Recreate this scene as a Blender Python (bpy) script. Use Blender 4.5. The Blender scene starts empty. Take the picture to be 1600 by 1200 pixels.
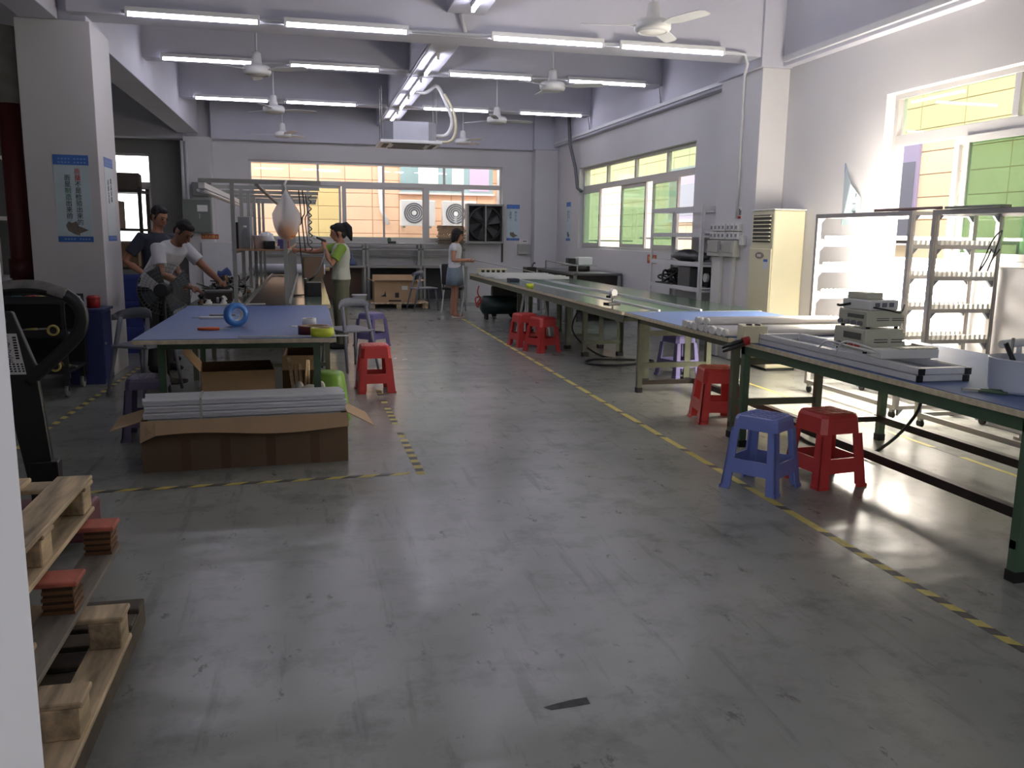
import bpy, bmesh, math, random
from mathutils import Vector, Matrix, Euler
random.seed(7)
S = bpy.context.scene
COL = S.collection
PI = math.pi

# ------------------------------------------------------------------ camera, world, exposure
cam_d = bpy.data.cameras.new('camera'); cam = bpy.data.objects.new('camera', cam_d); COL.objects.link(cam)
cam_d.sensor_fit = 'HORIZONTAL'; cam_d.sensor_width = 36.0; cam_d.lens = 1340.0 / 1600 * 36
cam_d.clip_start = .05; cam_d.clip_end = 300
R_ = Vector((0.97373555, -0.22729408, 0.01328466)); D_ = Vector((-0.0258366, -0.16827861, -0.98540082)); F_ = Vector((0.2262113, 0.95917658, -0.16973137))
cam.matrix_world = Matrix(((R_.x, -D_.x, -F_.x, 0), (R_.y, -D_.y, -F_.y, 0), (R_.z, -D_.z, -F_.z, 1.5), (0, 0, 0, 1)))
S.camera = cam
vs = S.view_settings
S.display_settings.display_device = 'sRGB'
vs.view_transform = 'Standard'; vs.look = 'None'; vs.gamma = 1.0; vs.use_curve_mapping = False
vs.exposure = 0.0
S.cycles.max_bounces = 8; S.cycles.diffuse_bounces = 4; S.cycles.glossy_bounces = 3; S.cycles.transparent_max_bounces = 16
S.cycles.sample_clamp_indirect = 6.0; S.cycles.use_denoising = True

W = bpy.data.worlds.new('world'); S.world = W; W.use_nodes = True
wn = W.node_tree.nodes; wl = W.node_tree.links
bg = wn['Background']
sky = wn.new('ShaderNodeTexSky'); sky.sky_type = 'NISHITA'; sky.sun_disc = False
sky.sun_elevation = math.radians(48); sky.sun_rotation = math.radians(200); sky.air_density = 1.0; sky.dust_density = 3.0
mixs = wn.new('ShaderNodeMix'); mixs.data_type = 'RGBA'; mixs.inputs[0].default_value = .75
wl.new(sky.outputs[0], mixs.inputs[6]); mixs.inputs[7].default_value = (8.5, 8.6, 8.8, 1)
wl.new(mixs.outputs[2], bg.inputs[0]); bg.inputs[1].default_value = 0.62

TUBE_STRENGTH = 39.0      # ceiling tubes
RACK_STRENGTH = 44.0      # lit tubes burning in on the test rack

# ------------------------------------------------------------------ materials
def lin(c):
    return tuple(((x / 255) / 12.92 if x / 255 <= .04045 else ((x / 255 + .055) / 1.055) ** 2.4) for x in c)
MATS = {}
def mat(name, rgb, rough=.6, metal=0.0, var=.0, scale=6.0, bump=0.0, spec=.5, stretch=None, emit=0.0, alpha=1.0, rand=0.0, trans=0.0, coat=0.0):
    if name in MATS: return MATS[name]
    m = bpy.data.materials.new(name); m.use_nodes = True
    nt = m.node_tree; n = nt.nodes; l = nt.links; p = n['Principled BSDF']
    c = lin(rgb)
    p.inputs['Base Color'].default_value = (*c, 1); p.inputs['Roughness'].default_value = rough; p.inputs['Metallic'].default_value = metal
    p.inputs['Specular IOR Level'].default_value = spec
    if coat: p.inputs['Coat Weight'].default_value = coat
    if trans: p.inputs['Transmission Weight'].default_value = trans
    if alpha < 1: p.inputs['Alpha'].default_value = alpha
    if emit:
        p.inputs['Emission Color'].default_value = (*c, 1); p.inputs['Emission Strength'].default_value = emit
    tc = None
    if var or bump:
        tc = n.new('ShaderNodeTexCoord'); mp = n.new('ShaderNodeMapping'); l.new(tc.outputs['Object'], mp.inputs[0])
        if stretch: mp.inputs['Scale'].default_value = stretch
        nz = n.new('ShaderNodeTexNoise'); nz.inputs['Scale'].default_value = scale; nz.inputs['Detail'].default_value = 5
        l.new(mp.outputs[0], nz.inputs[0])
        if rand:
            oi = n.new('ShaderNodeObjectInfo'); ml = n.new('ShaderNodeMath'); ml.operation = 'MULTIPLY'; ml.inputs[1].default_value = 37.0
            l.new(oi.outputs['Random'], ml.inputs[0]); cb = n.new('ShaderNodeCombineXYZ'); l.new(ml.outputs[0], cb.inputs[0]); l.new(ml.outputs[0], cb.inputs[1])
            l.new(cb.outputs[0], mp.inputs['Location'])
        if var:
            mx = n.new('ShaderNodeMix'); mx.data_type = 'RGBA'
            rp = n.new('ShaderNodeMapRange'); rp.inputs[1].default_value = .3; rp.inputs[2].default_value = .7
            l.new(nz.outputs[0], rp.inputs[0]); l.new(rp.outputs[0], mx.inputs[0])
            mx.inputs[6].default_value = (*[x * (1 - var) for x in c], 1); mx.inputs[7].default_value = (*[min(1, x * (1 + var)) for x in c], 1)
            out = mx.outputs[2]
            if rand:
                hs = n.new('ShaderNodeHueSaturation'); rr = n.new('ShaderNodeMapRange'); rr.inputs[3].default_value = 1 - rand; rr.inputs[4].default_value = 1 + rand
                l.new(oi.outputs['Random'], rr.inputs[0]); l.new(rr.outputs[0], hs.inputs['Value']); l.new(out, hs.inputs['Color']); out = hs.outputs[0]
            l.new(out, p.inputs['Base Color'])
        if bump:
            bp = n.new('ShaderNodeBump'); bp.inputs['Strength'].default_value = bump; bp.inputs['Distance'].default_value = .02
            l.new(nz.outputs[0], bp.inputs['Height']); l.new(bp.outputs[0], p.inputs['Normal'])
    MATS[name] = m
    return m
def glass(name, tint, refl=.06, haze=0.0):
    if name in MATS: return MATS[name]
    m = bpy.data.materials.new(name); m.use_nodes = True
    nt = m.node_tree; n = nt.nodes; l = nt.links; n.remove(n['Principled BSDF'])
    tr = n.new('ShaderNodeBsdfTransparent'); tr.inputs[0].default_value = (*tint, 1)
    gl = n.new('ShaderNodeBsdfGlossy'); gl.inputs['Roughness'].default_value = .02
    lw = n.new('ShaderNodeLayerWeight'); lw.inputs[0].default_value = .5; pw = n.new('ShaderNodeMath'); pw.operation = 'POWER'; pw.inputs[1].default_value = 4.0
    ma = n.new('ShaderNodeMath'); ma.operation = 'MULTIPLY_ADD'; ma.inputs[1].default_value = .8; ma.inputs[2].default_value = refl * .5; l.new(lw.outputs['Facing'], pw.inputs[0]); l.new(pw.outputs[0], ma.inputs[0])
    mx = n.new('ShaderNodeMixShader'); l.new(ma.outputs[0], mx.inputs[0]); l.new(tr.outputs[0], mx.inputs[1]); l.new(gl.outputs[0], mx.inputs[2])
    o = mx
    if haze:
        df = n.new('ShaderNodeBsdfTranslucent'); df.inputs[0].default_value = (*tint, 1)
        m2 = n.new('ShaderNodeMixShader'); m2.inputs[0].default_value = haze; l.new(mx.outputs[0], m2.inputs[1]); l.new(df.outputs[0], m2.inputs[2]); o = m2
    l.new(o.outputs[0], n['Material Output'].inputs[0]); MATS[name] = m
    return m

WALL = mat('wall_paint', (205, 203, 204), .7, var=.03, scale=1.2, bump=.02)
CEIL = mat('ceiling_paint', (190, 190, 200), .75, var=.03, scale=1.0)
BEAM = mat('beam_paint', (192, 192, 202), .7, var=.04, scale=1.3)
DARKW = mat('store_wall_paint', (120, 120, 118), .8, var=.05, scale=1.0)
ALU = mat('aluminium', (214, 216, 220), .4, .15, var=.04, scale=30)
ALUW = mat('window_aluminium', (186, 184, 182), .4, .3)
STEELW = mat('white_steel', (205, 206, 208), .45, var=.03)
GREYS = mat('grey_steel', (148, 150, 146), .5, .1, var=.05)
GREENS = mat('green_steel', (74, 98, 76), .45, .1, var=.12, scale=10)
OLIVES = mat('olive_steel', (96, 100, 84), .5, .1, var=.12, scale=10)
DARKS = mat('dark_steel', (52, 44, 40), .5, .2, var=.15)
BLACKP = mat('black_plastic', (26, 27, 29), .45)
BLACKR = mat('black_rubber', (22, 22, 22), .7)
WHITEP = mat('white_plastic', (222, 222, 220), .4)
CREAM = mat('cream_plastic', (212, 206, 176), .45, var=.02)
BLUEM = mat('blue_mat', (82, 105, 152), .5, var=.05, scale=3)
GREENM = mat('green_mat', (72, 92, 76), .18, var=.06, scale=2, spec=.6)
ALUB = mat('bright_bar_aluminium', (238, 240, 244), .28, .3)
CARDX = mat('shade_darkened_cardboard', (104, 82, 62), .85, var=.1)  # cardboard darkened to put the under-table shade into its colour
WOODE = mat('table_edge_wood', (206, 194, 166), .6, var=.18, scale=25)
PALW = mat('pallet_wood', (198, 178, 144), .8, var=.5, scale=2.2, stretch=(9, 1.3, 9), bump=.3, rand=.14)
PALG = mat('weathered_wood', (132, 124, 112), .85, var=.35, scale=2.5, stretch=(8, 1.3, 8), bump=.25, rand=.12)
PALD = mat('old_dark_wood', (98, 88, 74), .85, var=.35, scale=4, bump=.3, rand=.15)
PLYE = mat('layered_ply', (128, 92, 60), .8, var=.3, scale=3, stretch=(.3, .3, 16), bump=.2, rand=.1)
REDPAINT = mat('red_sprayed_wood', (196, 112, 92), .75, var=.3, scale=9)
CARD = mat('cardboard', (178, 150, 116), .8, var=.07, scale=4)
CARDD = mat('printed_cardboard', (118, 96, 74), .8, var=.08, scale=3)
REDP = mat('red_plastic', (188, 60, 58), .35, var=.06)
BLUEP = mat('blue_plastic', (112, 126, 190), .35, var=.05)
PURP = mat('purple_plastic', (112, 106, 156), .4, var=.05)
PURPD = mat('dull_purple_plastic', (98, 88, 116), .45, var=.05)
LIME = mat('lime_plastic', (130, 178, 66), .4, var=.05)
GREYP = mat('grey_plastic', (112, 115, 124), .5)
YEL = mat('tape_yellow', (196, 182, 96), .55, var=.15, scale=20)
BLK = mat('tape_black', (78, 74, 70), .6, var=.2, scale=20)
SKIN = mat('skin', (176, 126, 100), .55)
SKIND = mat('tanned_skin', (150, 104, 80), .55)
HAIR = mat('black_hair', (22, 19, 19), .75, var=.4, scale=60, bump=.6)
RED = mat('red_paint', (150, 30, 30), .45)
CABLE = mat('black_cable', (24, 24, 25), .5)
TUBE_MAT = mat('lit_tube', (238, 236, 255), .4, emit=TUBE_STRENGTH)
RACK_TUBE = mat('lit_rack_tube', (255, 246, 232), .4, emit=RACK_STRENGTH)
INK = mat('ink_black', (34, 34, 38), .6)
INKR = mat('ink_red', (190, 50, 50), .6)
INKG = mat('ink_green', (60, 110, 80), .6)
INKW = mat('ink_white', (225, 232, 240), .6)
PBLUE = mat('print_blue', (52, 100, 178), .45, var=.2, scale=3)
PAPER = mat('poster_paper', (190, 208, 214), .4, var=.04, scale=5)

# ------------------------------------------------------------------ mesh builder
class MB:
    def __init__(s): s.v = []; s.f = []; s.m = []; s.sm = []
    def add(s, vs_, fs, mi=0, sm=False):
        b = len(s.v); s.v += [tuple(v) for v in vs_]
        for f in fs: s.f.append([i + b for i in f]); s.m.append(mi); s.sm.append(sm)
        return s
    def box(s, x0, x1, y0, y1, z0, z1, mi=0):
        return s.add([(x0, y0, z0), (x1, y0, z0), (x1, y1, z0), (x0, y1, z0), (x0, y0, z1), (x1, y0, z1), (x1, y1, z1), (x0, y1, z1)],
                     [(0, 3, 2, 1), (4, 5, 6, 7), (0, 1, 5, 4), (1, 2, 6, 5), (2, 3, 7, 6), (3, 0, 4, 7)], mi)
    def obox(s, c, sz, rot=(0, 0, 0), mi=0):
        M = Euler(rot).to_matrix(); c = Vector(c)
        P = [c + M @ Vector((a * sz[0] / 2, b * sz[1] / 2, d * sz[2] / 2)) for d in (-1, 1) for a, b in ((-1, -1), (1, -1), (1, 1), (-1, 1))]
        return s.add(P, [(0, 3, 2, 1), (4, 5, 6, 7), (0, 1, 5, 4), (1, 2, 6, 5), (2, 3, 7, 6), (3, 0, 4, 7)], mi)
    def frame_(s, p, q):
        d = (Vector(q) - Vector(p)).normalized(); u = Vector((0, 0, 1)) if abs(d.z) < .95 else Vector((0, 1, 0))
        a = d.cross(u).normalized(); return d, a, a.cross(d)
    def bar(s, p, q, w, h, mi=0):
        p = Vector(p); q = Vector(q); d, a, b = s.frame_(p, q)
        P = [o + a * i * w / 2 + b * j * h / 2 for o in (p, q) for i, j in ((-1, -1), (1, -1), (1, 1), (-1, 1))]
        return s.add(P, [(0, 3, 2, 1), (4, 5, 6, 7), (0, 1, 5, 4), (1, 2, 6, 5), (2, 3, 7, 6), (3, 0, 4, 7)], mi)
    def cyl(s, p, q, r, r2=None, n=12, mi=0, sm=True, cap=True):
        p = Vector(p); q = Vector(q); r2 = r if r2 is None else r2; d, a, b = s.frame_(p, q); P = []
        for o, rr in ((p, r), (q, r2)):
            for i in range(n):
                t = 2 * PI * i / n; P.append(o + (a * math.cos(t) + b * math.sin(t)) * rr)
        s.add(P, [(i, (i + 1) % n, n + (i + 1) % n, n + i) for i in range(n)], mi, sm)
        if cap: s.add(P, [tuple(range(n))[::-1], tuple(range(n, 2 * n))], mi)
        return s
    def tube(s, pts, r, n=6, mi=0, closed=False):
        pts = [Vector(p) for p in pts]; P = []; N = len(pts); prev = None
        for k, p in enumerate(pts):
            d = (pts[min(k + 1, N - 1)] - pts[max(k - 1, 0)])
            d = d.normalized() if d.length > 1e-9 else Vector((0, 0, 1))
            if prev is None:
                u = Vector((0, 0, 1)) if abs(d.z) < .9 else Vector((1, 0, 0)); a = d.cross(u).normalized()
            else:
                a = (prev - d * prev.dot(d)); a = a.normalized() if a.length > 1e-6 else d.cross(Vector((0, 0, 1))).normalized()
            prev = a; b = a.cross(d); rr = r[k] if isinstance(r, (list, tuple)) else r
            P += [p + (a * math.cos(2 * PI * i / n) + b * math.sin(2 * PI * i / n)) * rr for i in range(n)]
        fs = [(k * n + i, k * n + (i + 1) % n, (k + 1) * n + (i + 1) % n, (k + 1) * n + i) for k in range(N - 1) for i in range(n)]
        s.add(P, fs, mi, True); s.add(P, [tuple(range(n))[::-1], tuple(range((N - 1) * n, N * n))], mi)
        return s
    def lathe(s, prof, c=(0, 0, 0), n=20, mi=0, sm=True, axis='z'):
        P = []
        for r, z in prof:
            for i in range(n):
                t = 2 * PI * i / n; x, y = r * math.cos(t), r * math.sin(t)
                v = (x, y, z) if axis == 'z' else ((x, z, y) if axis == 'y' else (z, x, y))
                P.append((c[0] + v[0], c[1] + v[1], c[2] + v[2]))
        return s.add(P, [(k * n + i, k * n + (i + 1) % n, (k + 1) * n + (i + 1) % n, (k + 1) * n + i) for k in range(len(prof) - 1) for i in range(n)], mi, sm)
    def prism(s, poly, a0, a1, axis='y', mi=0):
        n = len(poly); P = []
        for a in (a0, a1):
            for u, w in poly: P.append((u, a, w) if axis == 'y' else ((a, u, w) if axis == 'x' else (u, w, a)))
        return s.add(P, [tuple(range(n))[::-1], tuple(range(n, 2 * n))] + [(i, (i + 1) % n, n + (i + 1) % n, n + i) for i in range(n)], mi)
    def ball(s, c, r, n=12, m=8, mi=0, f=None):
        rx, ry, rz = r if isinstance(r, (tuple, list)) else (r, r, r); P = []
        for j in range(m + 1):
            ph = PI * j / m
            for i in range(n):
                t = 2 * PI * i / n; v = Vector((math.sin(ph) * math.cos(t), math.sin(ph) * math.sin(t), math.cos(ph)))
                if f: v = Vector(f(v))
                P.append((c[0] + v.x * rx, c[1] + v.y * ry, c[2] + v.z * rz))
        return s.add(P, [(j * n + i, (j + 1) * n + i, (j + 1) * n + (i + 1) % n, j * n + (i + 1) % n) for j in range(m) for i in range(n)], mi, True)
    def build(s, name, mats, parent=None, bevel=0, rot=None, loc=None):
        me = bpy.data.meshes.new(name); me.from_pydata(s.v, [], s.f)
        mats = mats if isinstance(mats, (list, tuple)) else [mats]
        for m in mats: me.materials.append(m)
        me.polygons.foreach_set('material_index', s.m); me.polygons.foreach_set('use_smooth', s.sm); me.update()
        bm = bmesh.new(); bm.from_mesh(me); bmesh.ops.remove_doubles(bm, verts=bm.verts, dist=1e-6); bmesh.ops.recalc_face_normals(bm, faces=bm.faces); bm.to_mesh(me); bm.free()
        o = bpy.data.objects.new(name, me); COL.objects.link(o)
        if parent: o.parent = parent
        if loc: o.location = loc
        if rot: o.rotation_euler = rot
        if bevel:
            b = o.modifiers.new('bevel', 'BEVEL'); b.width = bevel; b.segments = 2; b.limit_method = 'ANGLE'
        return o

def tag(o, label, cat, group=None):
    o['label'] = label; o['category'] = cat
    if group: o['group'] = group
    return o
def thing(name, label, cat, loc=(0, 0, 0), rz=0, group=None, rot=None):
    o = bpy.data.objects.new(name, None); COL.objects.link(o); o.empty_display_size = .1
    o.location = loc; o.rotation_euler = rot or (0, 0, rz)
    return tag(o, label, cat, group)
def struct(o): o['kind'] = 'structure'; return o
def sroot(name):
    o = bpy.data.objects.new(name, None); COL.objects.link(o); return struct(o)
def dup(root, loc, rz=None, label=None, group=None, rot=None):
    def cp(o, par):
        c = o.copy(); COL.objects.link(c)
        if par: c.parent = par
        for ch in list(o.children): cp(ch, c)
        return c
    r = cp(root, None); r.location = loc
    if rz is not None: r.rotation_euler = (0, 0, rz)
    if rot is not None: r.rotation_euler = rot
    if label: r['label'] = label
    if group: r['group'] = group
    return r
CUBES = {}
def pc(name, parent, x0, x1, y0, y1, z0, z1, m, bev=.004, rot=None):
    """one box-shaped piece; alike pieces share their mesh"""
    sx, sy, sz = x1 - x0, y1 - y0, z1 - z0
    key = (m.name, round(sx, 3), round(sy, 3), round(sz, 3), bev)
    if key not in CUBES:
        me = bpy.data.meshes.new(name); bm = bmesh.new(); bmesh.ops.create_cube(bm, size=1)
        bmesh.ops.scale(bm, vec=(sx, sy, sz), verts=bm.verts)
        if bev: bmesh.ops.bevel(bm, geom=bm.edges[:], offset=min(bev, sx * .3, sy * .3, sz * .3), segments=1, affect='EDGES')
        bm.to_mesh(me); bm.free(); me.materials.append(m); CUBES[key] = me
    o = bpy.data.objects.new(name, CUBES[key]); COL.objects.link(o); o.location = ((x0 + x1) / 2, (y0 + y1) / 2, (z0 + z1) / 2)
    if parent: o.parent = parent
    if rot: o.rotation_euler = rot
    return o
def text(body, size, m, parent, loc, rot, ext=.0006, align='CENTER', name='lettering', sx=1.0):
    c = bpy.data.curves.new(name, 'FONT'); c.body = body; c.size = size; c.extrude = ext; c.align_x = align; c.align_y = 'CENTER'; c.resolution_u = 2
    c.space_line = 1.0
    c.materials.append(m); o = bpy.data.objects.new(name, c); COL.objects.link(o); o.parent = parent; o.location = loc; o.rotation_euler = rot; o.scale = (sx, 1, 1)
    return o
def curve_pts(ctrl, n=8):
    """Catmull-Rom through control points"""
    c = [Vector(p) for p in ctrl]; c = [c[0]] + c + [c[-1]]; out = []
    for i in range(1, len(c) - 2):
        for k in range(n):
            t = k / n; a, b, d, e = c[i - 1], c[i], c[i + 1], c[i + 2]
            out.append(.5 * ((2 * b) + (d - a) * t + (2 * a - 5 * b + 4 * d - e) * t * t + (3 * b - a - 3 * d + e) * t ** 3))
    out.append(c[-2]); return out
ORD = ['first', 'second', 'third', 'fourth', 'fifth', 'sixth', 'seventh', 'eighth', 'ninth', 'tenth', 'eleventh', 'twelfth', 'thirteenth']
# ------------------------------------------------------------------ floor
def floor_mat():
    m = bpy.data.materials.new('epoxy_floor'); m.use_nodes = True; nt = m.node_tree; n = nt.nodes; l = nt.links; p = n['Principled BSDF']
    tc = n.new('ShaderNodeTexCoord')
    def noise(scale, detail=4, st=(1, 1, 1), rough=.5):
        mp = n.new('ShaderNodeMapping'); mp.inputs['Scale'].default_value = st; l.new(tc.outputs['Object'], mp.inputs[0])
        z = n.new('ShaderNodeTexNoise'); z.inputs['Scale'].default_value = scale; z.inputs['Detail'].default_value = detail; z.inputs['Roughness'].default_value = rough
        l.new(mp.outputs[0], z.inputs[0]); return z
    def ramp(src, a, b, c0, c1):
        r = n.new('ShaderNodeMapRange'); r.inputs[1].default_value = a; r.inputs[2].default_value = b; r.inputs[3].default_value = c0; r.inputs[4].default_value = c1
        l.new(src, r.inputs[0]); return r.outputs[0]
    def mix(f, a, b, mode='MIX'):
        x = n.new('ShaderNodeMix'); x.data_type = 'RGBA'; x.blend_type = mode
        l.new(f, x.inputs[0]) if not isinstance(f, float) else setattr(x.inputs[0], 'default_value', f)
        for k, v in ((6, a), (7, b)):
            l.new(v, x.inputs[k]) if not isinstance(v, tuple) else setattr(x.inputs[k], 'default_value', (*v, 1))
        return x.outputs[2]
    base = mix(ramp(noise(.7, 6).outputs[0], .35, .65, 0, 1), lin((136, 138, 132)), lin((156, 157, 150)))
    base = mix(ramp(noise(3.2, 8, (1, 1, 1), .72).outputs[0], .5, .68, 0, .6), base, lin((104, 102, 98)))      # grime
    base = mix(ramp(noise(9, 6, (1, .5, 1), .7).outputs[0], .62, .68, 0, .7), base, lin((78, 76, 72)))         # scuffs
    base = mix(ramp(noise(2.5, 5, (5, .5, 1), .6).outputs[0], .58, .68, 0, .35), base, lin((94, 92, 88)))       # drag marks
    l.new(base, p.inputs['Base Color'])
    l.new(ramp(noise(1.1, 3).outputs[0], 0, 1, .17, .30), p.inputs['Roughness'])
    p.inputs['Specular IOR Level'].default_value = .27
    h1 = noise(1.5, 2, (.8, 1.6, 1)); h2 = noise(7, 2, (.6, 1.5, 1))
    ad = n.new('ShaderNodeMath'); ad.operation = 'MULTIPLY_ADD'; ad.inputs[1].default_value = .12; l.new(h2.outputs[0], ad.inputs[0]); l.new(h1.outputs[0], ad.inputs[2])
    bp = n.new('ShaderNodeBump'); bp.inputs['Strength'].default_value = .35; bp.inputs['Distance'].default_value = .03; l.new(ad.outputs[0], bp.inputs['Height']); l.new(bp.outputs[0], p.inputs['Normal'])
    return m
struct(MB().box(-6.2, 5.7, -4, 19.5, -.15, 0).build('floor', floor_mat()))

# ------------------------------------------------------------------ walls with their openings
XR, YF = 5.48, 19.3
w = MB()
w.box(XR, XR + .24, 7.6, 11.85, 0, 4.4); w.box(XR, XR + .24, 17.42, 19.5, 0, 4.4); w.box(XR, XR + .24, 11.85, 17.42, 0, 1.28); w.box(XR, XR + .24, 11.85, 17.42, 2.9, 4.4)
w.box(XR, XR + .24, 3.6, 7.6, 0, 1.3); w.box(XR, XR + .24, 3.6, 7.6, 2.9, 4.4); w.box(XR, XR + .24, -4, 3.6, 0, 4.4)
struct(w.build('wall_right', WALL))
w = MB()
w.box(-1.2, 4.27, YF, YF + .2, 0, 1.33); w.box(-1.2, 4.27, YF, YF + .2, 3.02, 4.4); w.box(4.27, XR + .24, YF, YF + .2, 0, 4.4); w.box(-2.42, -1.2, YF, YF + .2, 0, 4.4)
struct(w.build('wall_far', WALL))
w = MB()
w.box(-3.12, -2.42, YF, YF + .2, 0, 4.4); w.box(-6.2, -5.3, YF, YF + .2, 0, 4.4); w.box(-5.3, -3.12, YF, YF + .2, 0, 1.2); w.box(-5.3, -3.12, YF, YF + .2, 3.07, 4.4)
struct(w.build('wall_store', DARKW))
struct(MB().box(-6.4, -6.2, -4, 19.5, 0, 4.4).build('wall_left', DARKW))
struct(MB().box(-6.4, -3.3, -4.2, -4, 0, 4.4).box(-.6, XR + .24, -4.2, -4, 0, 4.4).box(-3.3, -.6, -4.2, -4, 3.1, 4.4).build('wall_back', WALL))  # doorway gap added out of view to bring daylight onto the front wall
struct(MB().prism([(-2.9, 1.5), (-.471, 1.5), (-.56, 1.66), (-2.9, 1.66)], 0, 2.6, 'z').build('wall_front', WALL))
struct(MB().box(-6.4, XR + .24, -4.2, 19.5, 4.4, 4.6).build('ceiling', CEIL))
# pillars and beams
def pil(name, *b): return struct(MB().box(*b).build(name, WALL, bevel=.006))
pil('pillar', 5.13, XR, 9.4, 10.42, 0, 3.45); pil('pillar', 4.95, XR, 19.0, YF, 0, 3.4); pil('pillar', -2.69, -2.02, 9.5, 10.33, 0, 3.5); pil('pillar', -2.42, -1.9, 18.85, YF, 0, 3.4)
def beam(*b): return struct(MB().box(*b).build('ceiling_beam', BEAM, bevel=.008))
beam(-2.2, 5.36, 9.4, 9.82, 3.56, 4.4)
beam(-2.2, 5.36, 12.92, 13.2, 3.81, 4.4); beam(-2.2, 5.36, 16.42, 16.7, 3.81, 4.4)
beam(1.46, 1.86, -3.9, 9.4, 3.79, 4.4); beam(1.46, 1.86, 9.82, 12.92, 3.79, 4.4); beam(1.46, 1.86, 13.2, 16.42, 3.79, 4.4); beam(1.46, 1.86, 16.7, 19.1, 3.79, 4.4)
beam(-2.52, -2.12, 10.33, 18.85, 3.46, 4.4); beam(-2.64, -2.3, -3.9, 9.5, 3.5, 4.4)
beam(5.36, XR, -3.9, 9.4, 3.46, 4.4); beam(5.36, XR, 10.42, 19.0, 3.46, 4.4); beam(-1.9, 4.95, 19.08, YF, 3.39, 4.4)
beam(5.09, XR, 9.36, 10.46, 3.45, 4.4); beam(-2.6, -2.06, 9.55, 10.3, 3.5, 4.4); beam(4.9, XR, 18.96, 19.3, 3.4, 4.4); beam(-6.2, -2.42, 18.9, 19.3, 3.35, 4.4)
t = struct(MB().box(5.315, 5.36, -3, 9.3, 3.5, 3.56).build('trim_1', STEELW)); t = struct(MB().box(5.33, 5.36, 10.5, 18.9, 3.5, 3.55).build('trim_2', STEELW))

# ------------------------------------------------------------------ windows
CLEAR = glass('clear_glass', (.97, .98, .97)); GREENG = glass('green_film_glass', (.58, .74, .60), haze=.15); PALEG = glass('pale_green_glass', (.80, .92, .80), haze=.05); LEAFG = glass('yellow_green_glass', (.86, .93, .76), haze=.04)
def window_y(name, x0, x1, z0, z1, zt, tops, lows, yc):
    """window in a wall facing the camera: tops/lows are (x0, x1, glass) lights"""
    r = sroot(name); d = .05
    def fr(a, b, c, e, nm='frame'): pc(nm, r, a, b, yc - d / 2, yc + d / 2, c, e, ALUW, .003)
    fr(x0, x1, z1 - .05, z1); fr(x0, x1, z0, z0 + .05); fr(x0, x0 + .05, z0 + .05, z1 - .05); fr(x1 - .05, x1, z0 + .05, z1 - .05); fr(x0 + .05, x1 - .05, zt - .05, zt + .05, 'transom')
    for i, (a, b, g) in enumerate(tops):
        pc('pane', r, a, b, yc - .003, yc + .003, zt + .05, z1 - .05, g, 0)
        if i: pc('mullion', r, a - .025, a + .025, yc - d / 2, yc + d / 2, zt + .05, z1 - .05, ALUW, .003)
    for i, (a, b, g, wd) in enumerate(lows):
        y = yc + (.03 if i % 2 else -.03); za, zb = z0 + .05, zt - .05
        s = MB(); s.box(a, a + wd, y - .018, y + .018, za, zb); s.box(b - .045, b, y - .018, y + .018, za, zb); s.box(a + wd, b - .045, y - .018, y + .018, za, za + .05); s.box(a + wd, b - .045, y - .018, y + .018, zb - .05, zb)
        so = s.build('sash', ALUW, r); p = pc('pane', None, a + wd, b - .045, y - .003, y + .003, za + .05, zb - .05, g, 0); p.parent = so
    return r
window_y('window_1', -1.2, 4.27, 1.33, 3.02, 2.57,
         [(-1.15, .223, PALEG if 0 else CLEAR), (.223, 1.618, CLEAR), (1.618, 2.959, CLEAR), (2.959, 4.22, CLEAR)],
         [(-1.15, .02, CLEAR, .045), (-.02, .70, LEAFG, .05), (.72, 1.64, CLEAR, .09), (1.6, 2.52, CLEAR, .045), (2.5, 3.40, CLEAR, .12)], YF + .1)
def window_x(name, y0, y1, z0, z1, zt, tops, lows, xc):
    r = sroot(name); d = .06
    def fr(a, b, c, e, nm='frame'): pc(nm, r, xc - d / 2, xc + d / 2, a, b, c, e, ALUW, .003)
    fr(y0, y1, z1 - .05, z1); fr(y0, y1, z0, z0 + .05); fr(y0, y0 + .05, z0 + .05, z1 - .05); fr(y1 - .05, y1, z0 + .05, z1 - .05); fr(y0 + .05, y1 - .05, zt - .05, zt + .05, 'transom')
    for i, (a, b, g) in enumerate(tops):
        pc('pane', r, xc - .003, xc + .003, a, b, zt + .05, z1 - .05, g, 0)
        if i: pc('mullion', r, xc - d / 2, xc + d / 2, a - .035, a + .035, zt + .05, z1 - .05, ALUW, .003)
    for i, (a, b, g) in enumerate(lows):
        x = xc + (.03 if i % 2 else -.03); za, zb = z0 + .05, zt - .05
        s = MB(); s.box(x - .018, x + .018, a, a + .06, za, zb); s.box(x - .018, x + .018, b - .06, b, za, zb); s.box(x - .018, x + .018, a + .06, b - .06, za, za + .06); s.box(x - .018, x + .018, a + .06, b - .06, zb - .06, zb)
        so = s.build('sash', ALUW, r); p = pc('pane', None, x - .003, x + .003, a + .06, b - .06, za + .06, zb - .06, g, 0); p.parent = so
        k = MB().box(x - .024, x - .018, a + .02, a + .04, (za + zb) / 2 - .06, (za + zb) / 2 + .06).build('latch', BLACKP, so)
    return r
FROST = glass('frosted_yellow_glass', (.86, .95, .82), haze=.06)
window_x('window_2', 11.85, 17.42, 1.28, 2.9, 2.49, [(11.9, 13.105, PALEG), (13.105, 14.503, FROST), (14.503, 15.975, FROST), (15.975, 17.37, FROST)],
         [(16.3, 17.36, GREENG), (14.07, 15.30, GREENG), (12.6, 13.64, GREENG)], XR + .13)
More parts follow.
